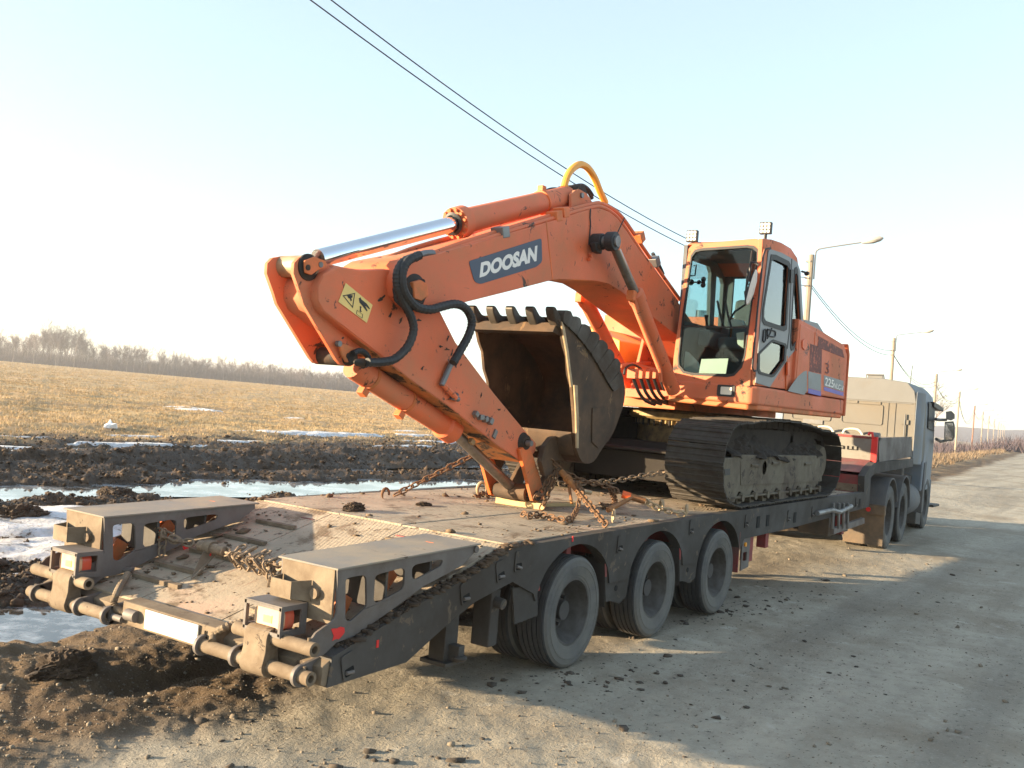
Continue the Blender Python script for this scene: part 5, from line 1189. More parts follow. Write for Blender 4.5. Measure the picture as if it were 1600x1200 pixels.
# lower pin of the ear plates
B().lathe([(0, -.05), (.045, -.05), (.06, -.02), (.06, .28), (0, .28)], [(-1.329, -0.13, 2.069)][0], (0, 1, 0), 24, close=False).build('pin_barrel', 'grease', EX)
B().prism([(-1.455, -0.15, 2.135), (-1.416, -0.15, 2.155), (-1.322, -0.15, 2.134), (-1.284, -0.15, 2.082), (-1.31, -0.15, 2.041), (-1.377, -0.15, 2.032), (-1.431, -0.15, 2.083)], (0, -.025, 0)).build('pin_retainer', 'orange_dirty', EX, .008)
for a, m in zip([(-1.461, -0.18, 2.148), (-1.371, -0.18, 2.076)], ('steel', 'grease')):
    B().cyl(a, (a[0], a[1]+.03, a[2]), .020, 10).build('bolt', m, EX)
# warning label with its pictograms
wl = [(-1.485, -0.207, 2.542), (-1.213, -0.207, 2.433), (-1.255, -0.207, 2.307), (-1.538, -0.207, 2.413)]
lb = B().prism(wl, (0, -.0015, 0)).build('warning_label', 'label', EX)
def onlab(u, v): 
    a = [Vector(x) for x in wl]; return a[0]*(1-u)*(1-v)+a[1]*u*(1-v)+a[2]*u*v+a[3]*(1-u)*v + Vector((0, -.003, 0))
def ring2(pts, w): return [pts, inner(pts, w)]
tri = [onlab(.04, .62), onlab(.36, .10), onlab(.45, .82)]
B().prism(ring2(tri, .80), (0, -.0005, 0)).build('triangle', 'black', lb)
B().prism([onlab(*p) for p in ((.16, .48), (.20, .36), (.26, .34), (.31, .28), (.33, .36), (.31, .46), (.35, .52), (.32, .60), (.27, .52), (.22, .54))], (0, -.0005, 0)).build('hand_pictogram', 'black', lb)
B().prism([onlab(*p) for p in ((.52, .20), (.56, .10), (.60, .16), (.80, .16), (.95, .26), (.94, .32), (.78, .30), (.90, .44), (.88, .50), (.70, .40), (.58, .36))], (0, -.0005, 0)).build('figure_pictogram', 'black', lb)
B().prism([onlab(*p) for p in ((.66, .46), (.70, .52), (.68, .53), (.71, .66), (.74, .66), (.71, .74), (.65, .69), (.67, .68), (.64, .54), (.62, .54))], (0, -.0005, 0)).build('arrow_pictogram', 'black', lb)
bxp = [onlab(*p) for p in ((.58, .76), (.80, .76), (.82, .96), (.60, .96))]
B().prism(ring2(bxp, .84), (0, -.0005, 0)).build('box_pictogram', 'black', lb)
# pipe and fittings on the arm, lugs under it
B().tube([(-0.405, -0.23, 1.948), (-0.269, -0.23, 1.874), (-0.234, -0.23, 1.851)], .022, 8).build('arm_pipe', 'orange', EX)
B().tube([(-0.208, -0.22, 1.876), (-0.269, -0.22, 1.849), (-0.187, -0.22, 1.843)], .020, 8).build('pipe_clamp', 'steel', EX)
B().tube([(-0.419, -0.23, 1.938), (-0.381, -0.23, 2.006), (-0.337, -0.23, 2.085), (-0.31, -0.23, 2.116)], [.022, .024, .022, .026], 10).build('hose_fitting', 'steel', EX)
for i, a in enumerate([(0.057, -0.21, 1.738), (0.128, -0.21, 1.72), (0.192, -0.21, 1.702), (0.264, -0.21, 1.693)]):
    B().box(Vector(a)+Vector((-.022, -.03, -.02-.01*(i % 2))), Vector(a)+Vector((.022, .02, .022)), Matrix.Rotation(.6+i, 3, 'Y')).build('capped_port', 'steel', EX, .006)
a = [(0.357, -0.205, 1.592)][0]; B().box(Vector(a)+Vector((-.02, -.01, -.04)), Vector(a)+Vector((.02, .01, .03)), Matrix.Rotation(.5, 3, 'Y')).build('worn_patch', 'steel', EX)
for a in [(-0.041, -0.06, 1.724), (-0.344, -0.06, 1.724), (0.525, -0.06, 1.497), (0.252, -0.06, 1.511)]:
    B().box(Vector(a)+Vector((-.025, -.02, -.02)), Vector(a)+Vector((.025, .02, .02)), Matrix.Rotation(.6, 3, 'Y')).build('lug', 'gold', EX, .003)
# scraped under face of the arm, smears of grease and dirt on its side
for a, c in zip(am[11:18], am[12:19]):
    a, c = Vector(a), Vector(c); n_ = Vector((-(c-a).z, 0, (c-a).x)).normalized()
    if n_.z > 0: n_ = -n_
    B().add([a+n_*.004, c+n_*.004, c+n_*.004+Vector((0, .40, 0)), a+n_*.004+Vector((0, .40, 0)), a+n_*.001, c+n_*.001, c+n_*.001+Vector((0, .4, 0)), a+n_*.001+Vector((0, .4, 0))], [(0, 1, 2, 3), (4, 5, 6, 7), (0, 1, 5, 4), (1, 2, 6, 5), (2, 3, 7, 6), (3, 0, 4, 7)]).build('scraped_plate', 'scraped', EX, smooth=False)
rgs = random.Random(12)
for c, sz in zip([(-1.123, -0.202, 2.49), (-1.236, -0.202, 2.255), (-1.171, -0.202, 2.245), (-1.059, -0.202, 2.234), (-0.782, -0.202, 2.161), (-0.436, -0.202, 2.224), (-0.356, -0.202, 2.207), (-0.29, -0.202, 2.184), (-0.352, -0.202, 2.293), (-0.704, -0.202, 2.388), (-0.906, -0.202, 2.365), (-1.462, -0.202, 2.186), (-1.055, -0.202, 2.151), (-0.166, -0.202, 2.106), (0.399, -0.202, 1.784), (0.134, -0.202, 1.886), (-1.018, -0.202, 2.388), (-0.624, -0.202, 2.049)], (.05, .045, .03, .03, .025, .03, .035, .03, .03, .025, .03, .02, .03, .02, .025, .03, .03, .03)):
    c = Vector(c); an = rgs.uniform(-.2, 1.4); pts = []
    for k in range(13):
        t_ = 6.283*k/13; q_ = rgs.uniform(.25, 1.)*sz; u_, v_ = q_*math.cos(t_)*1.2, q_*math.sin(t_)*.45
        pts.append(c+Vector((u_*math.cos(an)-v_*math.sin(an), 0, u_*math.sin(an)+v_*math.cos(an))))
    B().prism(pts, (0, -.001, 0)).build('grease_smear', 'grease', EX, smooth=False)
# bucket cylinder under the arm
A0, A1 = Vector([(-1.087, 0, 1.998)][0]), Vector([(0.056, 0, 1.595)][0]); d = (A1-A0).normalized()
bc = B().lathe([(0, -.05), (.082, -.05), (.086, .0), (.086, (A1-A0).length-.14), (.108, (A1-A0).length-.12), (.112, (A1-A0).length), (.07, (A1-A0).length+.03), (0, (A1-A0).length+.03)], A0, d, 24, close=False).build('bucket_cylinder', 'orange', EX)
A2 = Vector([(0.988, 0, 1.109)][0]); B().cyl(A1, A2, .045, 16).build('rod', 'greyrod', bc)
for t in (.02, .38):
    c = A0.lerp(A1, t+.1); B().lathe([(.088, -.015), (.095, -.012), (.095, .012), (.088, .015)], c, d, 20).build('band', 'orange_dirty', bc)
    B().box(c+Vector((-.09, -.03, -.13)), c+Vector((-.03, .03, -.08)), Matrix.Rotation(.57, 3, 'Y')).build('lug', 'orange_dirty', bc, .004)
B().box(A1+Vector((-.10, -.06, .05)), A1+Vector((.02, .06, .17)), Matrix.Rotation(.57, 3, 'Y')).build('port_block', 'orange_dirty', bc, .01)
# links at the arm tip
B().lathe([(0, -.06), (.030, -.06), (.032, -.03), (.06, -.03), (.072, .0), (.095, .02), (.095, .06), (0, .06)], [(0.797, -0.21, 1.523)][0], (0, 1, 0), 26, close=False).build('pivot_boss', 'grease', EX)
B().lathe([(.0, -.07), (.024, -.07), (.024, -.02), (0, -.02)], [(0.777, -0.23, 1.52)][0], (0, 1, 0), 16, close=False).build('pin', 'steel', EX)
rk = [(0.698, -0.235, 1.466), (0.792, -0.235, 1.499), (0.891, -0.235, 1.445), (1.044, -0.235, 1.246), (1.141, -0.235, 1.088), (1.138, -0.235, 1.038), (1.048, -0.235, 1.008), (0.974, -0.235, 1.022), (0.92, -0.235, 1.107)]
B().prism(rk, (0, .035, 0)).build('rocker_link', 'orange_dirty', EX, .004)
B().prism([(p[0], .20, p[2]) for p in rk], (0, .035, 0)).build('rocker_link', 'orange_dirty', EX, .004)
zr = rk[6]
B().cyl((zr[0]-.03, -.26, zr[2]+.06), (zr[0]-.03, .26, zr[2]+.06), .045, 16).build('cross_pin', 'grease', EX)
B().lathe([(0, -.16), (.07, -.16), (.075, 0), (.07, .16), (0, .16)], (zr[0]-.05, 0, zr[2]+.07), (0, 1, 0), 20, close=False).build('rod_eye', 'bucket', EX)
bl = [(1.103, -0.17, 1.053), (1.157, -0.17, 1.113), (1.321, -0.17, 1.312), (1.379, -0.17, 1.369), (1.495, -0.17, 1.345), (1.461, -0.17, 1.27), (1.319, -0.17, 1.039), (1.228, -0.17, 0.998)]
for y in (-.17, .13): B().prism([(p[0], y, p[2]) for p in bl], (0, .04, 0)).build('bucket_link', 'bucket', EX, .006)
# bucket
BY0, BY1 = -.48, .42
lip = [(0.744, -0.48, 2.556)][0]
prof = [(0.743, -0.48, 2.561), (0.804, -0.48, 2.504), (0.879, -0.48, 2.357), (0.945, -0.48, 2.276), (0.99, -0.48, 2.123), (1.06, -0.48, 2.024), (1.123, -0.48, 1.83), (1.173, -0.48, 1.655), (1.208, -0.48, 1.501), (1.34, -0.48, 1.378), (1.537, -0.48, 1.376), (1.697, -0.48, 1.502), (1.874, -0.48, 1.632), (1.975, -0.48, 1.788), (2.044, -0.48, 1.922), (2.045, -0.48, 2.065), (1.929, -0.48, 2.213), (1.755, -0.48, 2.342), (1.568, -0.48, 2.43), (1.296, -0.48, 2.506), (1.04, -0.48, 2.562), (0.905, -0.48, 2.596)]
pv = [Vector(p) for p in prof]
prof = [tuple(p) for p in pv[:8]] + [tuple(p) for p in smoothpath(pv[8:], 3)]
def bk(p, y): return [(q[0], y, q[2]) for q in p]
back = prof[8:]
wrap = []
cen = Vector((1.45, 0, 1.95))
q = B()
n = len(back)
for i in range(n-1):
    a, c = Vector(back[i]), Vector(back[i+1]); ia = a + (cen-Vector((a.x, 0, a.z)))*.0; 
    def inn(p):
        v = Vector((cen.x-p.x, 0, cen.z-p.z)); return Vector((p.x, 0, p.z)) + v.normalized()*.03
    a2, c2 = inn(a), inn(c)
    q.add([(a.x, BY0+.03, a.z), (c.x, BY0+.03, c.z), (c2.x, BY0+.03, c2.z), (a2.x, BY0+.03, a2.z), (a.x, BY1-.03, a.z), (c.x, BY1-.03, c.z), (c2.x, BY1-.03, c2.z), (a2.x, BY1-.03, a2.z)],
          [(0, 1, 2, 3), (7, 6, 5, 4), (0, 4, 5, 1), (3, 2, 6, 7), (0, 3, 7, 4), (1, 5, 6, 2)])
bkt = q.build('bucket', 'bucketin', EX)
for y, t in ((BY0, .03), (BY1, -.03)): B().prism(bk(prof, y), (0, t, 0)).build('side_plate', 'bucket', bkt, .004)
# lighter floor strip at the mouth's foot, ears, side cutters, lip
b0, b1 = Vector(prof[7]), Vector(prof[9])
B().prism([(b0.x-.02, BY0+.03, b0.z-.02), (b1.x, BY0+.03, b1.z-.005), (b1.x, BY0+.03, b1.z-.03), (b0.x-.02, BY0+.03, b0.z-.05)], (0, BY1-BY0-.06, 0)).build('mouth_plate', 'bucket', bkt)
er = [(0.953, -0.3, 1.364), (0.995, -0.3, 1.5), (1.089, -0.3, 1.572), (1.193, -0.3, 1.596), (1.47, -0.3, 1.611), (1.563, -0.3, 1.392), (1.43, -0.3, 1.359), (1.206, -0.3, 1.372), (1.138, -0.3, 1.251), (1.034, -0.3, 1.242)]
for y in (-.30, .22): B().prism([(p[0], y, p[2]) for p in er], (0, .05, 0)).build('bucket_ear', 'bucket', bkt, .006)
B().prism([(0.78, -0.484, 2.549), (0.829, -0.484, 2.502), (0.921, -0.484, 2.317), (0.972, -0.484, 2.192), (1.041, -0.484, 2.028), (1.011, -0.484, 2.016), (0.943, -0.484, 2.174), (0.891, -0.484, 2.304), (0.788, -0.484, 2.497)], (0, -.016, 0)).build('side_cutter', 'gold', bkt, .002)
B().prism([(1.061, -0.484, 2.04), (1.116, -0.484, 2.038), (1.184, -0.484, 1.749), (1.223, -0.484, 1.501), (1.19, -0.484, 1.501), (1.135, -0.484, 1.775)], (0, -.016, 0)).build('side_cutter', 'gold', bkt, .002)
B().prism([(1.428, -0.484, 1.857), (1.873, -0.484, 1.891), (1.785, -0.484, 1.666), (1.593, -0.484, 1.502), (1.465, -0.484, 1.558)], (0, -.008, 0)).build('patch_plate', 'bucket', bkt, .002)
LB = [Vector((lip[0]-.015, 0, lip[2]-.10)), Vector((lip[0]+.03, 0, lip[2]-.02)), Vector((lip[0]+.11, 0, lip[2]-.04)), Vector((lip[0]+.08, 0, lip[2]-.12))]
B().prism([(p.x, BY0+.03, p.z) for p in LB], (0, BY1-BY0-.06, 0)).build('lip', 'bucket', bkt, .004)
for k in range(5):
    y = BY0+.05+k*(BY1-BY0-.10)/4; lx, lz = lip[0]+.02, lip[2]-.02
    t0 = [(lx+.18, lz-.10), (lx+.05, lz-.06), (lx-.02, lz-.01), (lx-.075, lz+.055), (lx-.095, lz+.105), (lx-.080, lz+.128), (lx-.045, lz+.118), (lx+.03, lz+.062), (lx+.11, lz+.045), (lx+.19, lz-.01), (lx+.22, lz-.06)]
    B().prism([(a, y-.042, z) for a, z in t0], (0, .084, 0)).build('tooth', 'tooth', bkt, .02)
    if k < 4: B().prism([(lx-.02, y+.06, lz-.06), (lx+.02, y+.06, lz+.01), (lx+.06, y+.06, lz-.02), (lx+.03, y+.06, lz-.08)], (0, .10, 0)).build('lip_shroud', 'bucket', bkt, .015)
# serrated side edge and caked mud
edge = [(0.745, -0.5, 2.599), (0.896, -0.5, 2.573), (1.042, -0.5, 2.535), (1.217, -0.5, 2.487), (1.363, -0.5, 2.435), (1.504, -0.5, 2.368), (1.637, -0.5, 2.299), (1.765, -0.5, 2.203), (1.859, -0.5, 2.092)]
oute = [(0.789, -0.5, 2.646), (0.962, -0.5, 2.629), (1.121, -0.5, 2.593), (1.31, -0.5, 2.547), (1.472, -0.5, 2.49), (1.641, -0.5, 2.42), (1.78, -0.5, 2.339), (1.912, -0.5, 2.237), (1.998, -0.5, 2.112)]
inne = [(0.795, -0.5, 2.546), (0.906, -0.5, 2.51), (1.043, -0.5, 2.459), (1.186, -0.5, 2.396), (1.311, -0.5, 2.329), (1.441, -0.5, 2.249), (1.562, -0.5, 2.167), (1.685, -0.5, 2.082), (1.796, -0.5, 2.018)]
rgm = np.random.default_rng(77)
for i in range(8):
    a, c, d_, e_ = Vector(inne[i]), Vector(oute[i]), Vector(oute[i+1]), Vector(inne[i+1]); k = rgm.uniform(-.02, .02)
    o_ = (c-a).normalized()
    B().prism(roundloop([a, c.lerp(d_, .05)-o_*(.030-k), c.lerp(d_, .25)-o_*(.004-k), c.lerp(d_, .70)+o_*(.004+k), c.lerp(d_, .97)-o_*.03, e_], .015, 2), (0, .09, 0)).build('edge_lug', 'tooth', bkt, .015)
# arm cylinder along the boom top
C0, C1, C2 = Vector([(-1.544, 0, 2.694)][0]), Vector([(-0.118, 0, 3.204)][0]), Vector([(1.554, 0, 3.785)][0])
d = (C2-C1).normalized(); L = (C2-C1).length
ac = B().lathe([(0, 0), (.085, 0), (.125, .0), (.128, .10), (.10, .11), (.097, L*.55), (.097, L-.05), (.08, L), (0, L)], C1, d, 28, close=False).build('arm_cylinder', 'orange', EX)
B().cyl(C0, C1+d*.02, .062, 24).build('rod', 'chrome', ac)
q = B(); ux = d.orthogonal().normalized(); uy = d.cross(ux)
for k in range(12):
    a = 6.283*k/12; c = C1 + (ux*math.cos(a)+uy*math.sin(a))*.108; q.cyl(c-d*.02, c+d*.02, .014, 6)
setkind(q.build('gland_bolts', 'orange_dirty', ac), 'stuff')
B().lathe([(.09, -.02), (.070, -.03), (.065, .03), (.09, .02)], C1-d*.01, d, 24).build('gland_seal', 'black', ac)
B().lathe([(.098, -.015), (.108, -.012), (.108, .012), (.098, .015)], C1+d*L*.72, d, 24).build('band', 'orange_dirty', ac)
B().box(C1+d*L*.72+Vector((-.03, -.03, .09)), C1+d*L*.72+Vector((.03, .03, .15))).build('lug', 'orange_dirty', ac, .006)
B().lathe([(.0, -.12), (.09, -.12), (.095, .0), (.09, .12), (0, .12)], C2+d*.04, (0, 1, 0), 24, close=False).build('cylinder_eye', 'grease', ac)
br = [(1.381, -0.14, 3.648), (1.364, -0.14, 3.754), (1.426, -0.14, 3.803), (1.515, -0.14, 3.829), (1.636, -0.14, 3.82), (1.809, -0.14, 3.738), (1.877, -0.14, 3.704), (1.36, -0.14, 3.563)]
for y in (-.14, .11): B().prism([(p[0], y, p[2]) for p in br], (0, .03, 0)).build('boom_bracket', 'orange', EX, .006)
a = [(1.535, -0.16, 3.779)][0]; B().cyl(a, (a[0], a[1]+.03, a[2]), .024, 10).build('bolt', 'steel', EX)
B().tube(smoothpath([(1.108, 0.02, 3.683), (1.206, 0.02, 3.756), (1.344, 0.02, 3.799), (1.48, 0.02, 3.806), (1.544, 0.02, 3.844), (1.677, 0.02, 3.904), (1.818, 0.02, 3.93), (1.946, 0.02, 3.909), (2.017, 0.02, 3.863)], 5), .020, 8).build('hose', 'hose', EX)
B().tube(smoothpath([(1.427, -0.02, 3.71), (1.397, -0.02, 3.61), (1.346, -0.02, 3.646), (1.415, -0.02, 3.789), (1.689, -0.02, 3.916), (1.847, -0.02, 3.922), (1.955, -0.02, 3.878)], 5), .016, 8).build('hose', 'hose', EX)
B().tube(smoothpath([(-0.12, 0.05, 3.22), (-0.15, 0.05, 3.259), (-0.056, 0.05, 3.299), (0.136, 0.05, 3.338)], 5), .016, 8).build('hose', 'hose', EX)
B().tube(smoothpath([(1.452, 0, 3.84), (1.493, 0, 3.949), (1.573, 0, 4.039), (1.705, 0, 4.114), (1.851, 0, 4.119), (2, 0, 4.056), (2.12, 0, 3.959), (2.253, 0, 3.869)], 6), .034, 10).build('yellow_hose', 'yellow', EX)
B().cyl([(1.436, 0, 3.795)][0], [(1.451, 0, 3.845)][0], .014, 8).build('hose_end', 'steel', EX)
# pipes along the boom top
pth = [(672, 399), (740, 373), (855, 338), (925, 319), (940, 319), (957, 326), (972, 340), (990, 366), (1015, 405), (1060, 466)]
B().tube(smoothpath([(-0.614, -0.18, 2.873), (-0.103, -0.18, 3.077), (0.925, -0.18, 3.459), (1.676, -0.18, 3.726), (1.869, -0.18, 3.767), (2.089, -0.18, 3.764), (2.298, -0.18, 3.72), (2.584, -0.18, 3.603), (2.985, -0.18, 3.431), (3.774, -0.18, 3.115)], 5), .021, 8).build('boom_pipe', 'orange', EX)
B().tube(smoothpath([(-0.632, -0.22, 2.85), (-0.113, -0.22, 3.055), (0.885, -0.22, 3.425), (1.611, -0.22, 3.681), (1.802, -0.22, 3.721), (1.995, -0.22, 3.713), (2.188, -0.22, 3.665), (2.456, -0.22, 3.547), (2.834, -0.22, 3.38), (3.624, -0.22, 3.068)], 5), .019, 8).build('boom_pipe', 'orange', EX)
B().tube(smoothpath([(-0.789, 0.16, 2.783), (-0.444, 0.16, 2.941), (0.054, 0.16, 3.124), (0.527, 0.16, 3.265), (1.404, 0.16, 3.583)], 4), .024, 8).build('boom_pipe', 'orange', EX)
for i, a in enumerate([(0.219, -0.2, 3.196), (1.005, -0.2, 3.483), (1.116, -0.2, 3.539), (2.617, -0.2, 3.596), (3.007, -0.2, 3.415)]):
    a = Vector(a); B().box(a+Vector((-.05, -.06, -.05)), a+Vector((.05, .06, .04)), Matrix.Rotation(-.3 if i < 3 else .9, 3, 'Y')).build('pipe_clamp', 'steel' if i in (0, 4) else 'orange_dirty', EX, .008)
B().prism([(-0.756, -0.23, 2.807), (-0.59, -0.23, 2.894), (-0.541, -0.23, 2.865), (-0.667, -0.23, 2.798)], (0, .12, 0)).build('pipe_bracket', 'orange', EX, .006)
B().prism([(-0.874, 0.12, 2.718), (-0.9, 0.12, 2.755), (-0.767, 0.12, 2.809), (-0.745, 0.12, 2.743)], (0, .1, 0)).build('pipe_bracket', 'orange', EX, .006)
B().tube([(-0.975, 0.16, 2.735), (-0.857, 0.16, 2.772), (-0.751, 0.16, 2.817)], [.024, .028, .026], 8).build('pipe_fitting', 'steel', EX)
B().tube([(-0.885, -0.22, 2.799), (-0.804, -0.22, 2.831), (-0.722, -0.22, 2.863), (-0.635, -0.22, 2.878)], [.024, .03, .026, .03], 8).build('pipe_fitting', 'steel', EX)
# the two black hoses looping at the boom tip
def hose(pts, r, nm='hose'):
    P = smoothpath(pts, 10); return B().tube(P, [r*(1+.07*math.cos(i*2.1)) for i in range(len(P))], 9).build(nm, 'hose', EX)
hose([(-0.937, -0.32, 2.798), (-1.048, -0.32, 2.758), (-1.113, -0.32, 2.682), (-1.116, -0.32, 2.604), (-1.08, -0.32, 2.531), (-1.01, -0.32, 2.457), (-0.932, -0.32, 2.378), (-0.9, -0.32, 2.293), (-0.948, -0.32, 2.182), (-1.065, -0.32, 2.089), (-1.198, -0.32, 2.055), (-1.341, -0.32, 2.042)], .030)
hose([(-0.935, -0.345, 2.812), (-1.045, -0.345, 2.758), (-1.095, -0.345, 2.676), (-1.082, -0.345, 2.574), (-1.012, -0.345, 2.501), (-0.91, -0.345, 2.457), (-0.768, -0.345, 2.458), (-0.641, -0.345, 2.494), (-0.502, -0.345, 2.53), (-0.384, -0.345, 2.526), (-0.298, -0.345, 2.479), (-0.264, -0.345, 2.412), (-0.299, -0.345, 2.313), (-0.373, -0.345, 2.211), (-0.453, -0.345, 2.106)], .032)
B().tube([(-1.425, -0.28, 2.038), (-1.401, -0.28, 2.036), (-1.346, -0.28, 2.036), (-1.285, -0.28, 2.045)], [.006, .024, .03, .026], 8).build('hose_fitting', 'grease', EX)
hose([(-1.352, -0.2, 2.095), (-1.293, -0.2, 2.117), (-1.228, -0.2, 2.101), (-1.19, -0.2, 2.048), (-1.256, -0.2, 2.018)], .02)
# side work lamp and its cable on the boom
a = Vector([(1.546, -0.3, 3.301)][0])
wl_ = B().prism([a+Vector((-.07, 0, .03)), a+Vector((.02, 0, .05)), a+Vector((.075, .0, .0)), a+Vector((.07, 0, -.05)), a+Vector((-.03, 0, -.045))], (0, -.06, 0)).build('work_lamp', 'black', EX, .01)
B().box(a+Vector((-.035, -.066, -.02)), a+Vector((.035, -.061, .02)), Matrix.Rotation(.3, 3, 'Y')).build('lens', 'grease', wl_)
B().tube([(1.516, -0.262, 3.648), (1.518, -0.262, 3.567), (1.538, -0.262, 3.513), (1.535, -0.262, 3.384), (1.533, -0.262, 3.325)], .006, 5).build('cable', 'black', EX)
B().tube([(1.546, -0.275, 3.246), (1.577, -0.275, 3.204), (1.531, -0.275, 3.191)], .02, 6).build('lamp_bracket', 'orange', EX)
B().tube([(1.971, -0.3, 3.487), (2.023, -0.3, 3.563), (2.109, -0.3, 3.684)], .006, 5).build('cable', 'black', EX)
# boom cylinders
def boomcyl(P0, P1, P2, mrod):
    P0, P1, P2 = Vector(P0), Vector(P1), Vector(P2); d = (P2-P1).normalized(); L = (P2-P1).length
    c = B().lathe([(0, -.02), (.06, -.02), (.085, .0), (.085, .10), (.075, .11), (.075, L), (0, L)], P1, d, 24, close=False).build('boom_cylinder', 'orange', EX)
    B().cyl(P0, P1, .045, 20).build('rod', mrod, c)
    B().lathe([(0, -.06), (.075, -.06), (.08, 0), (.075, .06), (0, .06)], P0, (0, 1, 0), 20, close=False).build('rod_eye', 'orange_dirty', c)
    s = -.10 if P0.y < 0 else .10
    B().tube([P1+d*.06+Vector((-.1, s*.2, -.02)), P1+d*.16+Vector((-.13, s*.2, 0)), P1+d*.28+Vector((-.10, 0, 0)), P1+d*(L-.32)+Vector((-.12, 0, 0)), P1+d*(L-.16)+Vector((-.2, 0, -.03))], .022, 8).build('feed_pipe', 'orange', c)
    B().box(P1+d*.05+Vector((-.14, -.04, -.05)), P1+d*.05+Vector((-.04, .04, .05))).build('port_block', 'orange_dirty', c, .01)
    return c
boomcyl([(1.721, -0.4, 3.379)][0], [(2.248, -0.4, 2.981)][0], [(3.302, -0.4, 2.101)][0], 'greyrod')
boomcyl([(2.196, 0.4, 3.341)][0], [(2.654, 0.4, 3.004)][0], [(3.994, 0.4, 2.043)][0], 'greyrod')
a = [(1.609, -0.46, 3.363)][0]
B().cyl((a[0], -.52, a[2]), (a[0], .52, a[2]), .05, 20).build('cross_pin', 'steel', EX)
for y0, y1, r in ((-.50, -.41, .088), (-.37, -.26, .075)):
    B().cyl((a[0], y0, a[2]), (a[0], y1, a[2]), r, 22).build('pin_cap', 'black', EX, .01)
B().cyl((a[0], -.512, a[2]), (a[0], -.50, a[2]), .05, 16).build('cap_face', 'steel', EX)
# hose bundle at the boom foot, distributor blocks
hb0 = [(2.784, -0.18, 2.204), (2.855, -0.18, 2.13), (2.959, -0.18, 2.043), (3.123, -0.18, 1.971), (3.346, -0.18, 1.94)]; hs0 = [(2.78, -0.18, 2.23), (2.939, -0.18, 2.24)]
hd_ = Vector(hs0[1])-Vector(hs0[0])
for k in range(5):
    hose(shift(hb0, hd_*k), .018)
    a = Vector(hs0[0])+hd_*k; B().box(a+Vector((-.04, -.05, -.05)), a+Vector((.04, .05, .05))).build('hose_block', 'orange', EX, .008)
B().tube(smoothpath([(2.627, -0.1, 2.293), (2.938, -0.1, 2.329), (3.243, -0.1, 2.317), (3.563, -0.1, 2.305), (3.908, -0.1, 2.257)], 5), .025, 8).build('feed_pipe', 'orange', EX)
B().tube(smoothpath([(3.187, 0.25, 2.296), (3.559, 0.25, 2.351), (3.89, 0.25, 2.397), (4.188, 0.25, 2.434), (4.283, 0.25, 2.486)], 5), .025, 8).build('feed_pipe', 'orange', EX)
hose([(2.642, -0.15, 2.213), (2.673, -0.15, 2.279), (2.838, -0.15, 2.324), (3.07, -0.15, 2.274), (3.195, -0.15, 2.174)], .012)
B().box((3.55, -.26, 2.0), (3.9, .28, 2.10)).build('foot_plate', 'orange', EX, .01)
for y in (-.31, .28): B().prism([(3.7, y, 2.0), (4.5, y, 2.0), (4.3, y, 2.75), (3.95, y, 2.75)], (0, .04, 0)).build('boom_foot_bracket', 'orange', EX, .008)
# hoses standing on the boom near the cab
B().tube(smoothpath([(3.183, -0.1, 3.526), (3.253, -0.1, 3.483), (3.36, -0.1, 3.425), (3.47, -0.1, 3.352)], 4), .02, 8).build('hose', 'hose', EX)

# ------------------------------------------------------------------ boards, chains and load binders on the deck
b0 = B().prism([(1.022, 0.184, 0.951), (1.028, -0.318, 0.951), (1.196, -0.234, 0.951), (1.18, 0.265, 0.951)], (0, 0, .055)).build('timber_board', 'wood', None, .003)
tag(b0, 'pale sawn board lying on the deck under the bucket linkage', 'board')
b1 = B().prism([(1.211, -0.152, 0.951), (1.653, -0.275, 0.951), (1.808, -0.193, 0.951), (1.413, -0.094, 0.951)], (0, 0, .03)).build('timber_board', 'wood', None, .003); tag(b1, 'thin grey board half hidden behind the pale sawn board', 'board')
def chain_link(L, w, r):
    pts = []
    for a in np.linspace(-math.pi/2, math.pi/2, 5): pts.append(((L/2-w/2)+w/2*math.cos(a), w/2*math.sin(a), 0))
    for a in np.linspace(math.pi/2, math.pi*1.5, 5): pts.append((-(L/2-w/2)+w/2*math.cos(a), w/2*math.sin(a), 0))
    return B().tube(pts, r, 5, closed=True)
def resample(P, step):
    P = [Vector(p) for p in P]; out = []; acc = 0.; nxt = 0.
    for a, c in zip(P, P[1:]):
        L = (c-a).length
        while nxt <= acc+L: out.append((a.lerp(c, (nxt-acc)/max(L, 1e-6)), (c-a).normalized())); nxt += step
        acc += L
    return out
LINKS = {}
def links(t, path, L, mat, k0=0, jit=.25):
    key = (L, mat)
    if key not in LINKS: LINKS[key] = chain_link(L, L*.62, L*.105).mesh('link', mat)
    for i, (p, d) in enumerate(resample(path, L*.74)):
        x = d; y = x.orthogonal().normalized(); y.rotate(Matrix.Rotation((i % 2)*math.pi/2 + random.uniform(-jit, jit) + .5, 3, x)); z = x.cross(y)
        o = inst('link', LINKS[key], p, t); o.rotation_euler = Matrix((x, y, z)).transposed().to_euler()
def hook(t, p, s, turn, mat='gold'):
    p = Vector(p); P = [Vector((math.cos(a)*.6, 0, math.sin(a))) for a in np.linspace(-.9, math.pi*1.05, 10)]
    m = Matrix.Rotation(turn, 3, 'Z'); pts = [p + m @ (v*s) + Vector((0, 0, s*.75)) for v in P]
    B().tube(pts, [s*k for k in (.10, .17, .23, .26, .26, .25, .23, .22, .20, .18)], 8).build('hook', mat, t)
z1 = DZ+.03
# a: far side, from the link to the deck edge
a0 = Vector([(0.691, 0.25, 1.359)][0]); a1 = Vector([(0.231, 0.708, 0.975)][0])
t = root('tie_down_chain', a1, 'taut rusty chain running from the arm to the far deck edge', 'chain', 'rusty tie down chains')
links(t, [a0+(a0-a1)*.25, a1], .075, 'rust'); hook(t, [(0.267, 0.808, 0.945)][0], .05, 2.5, 'rust')
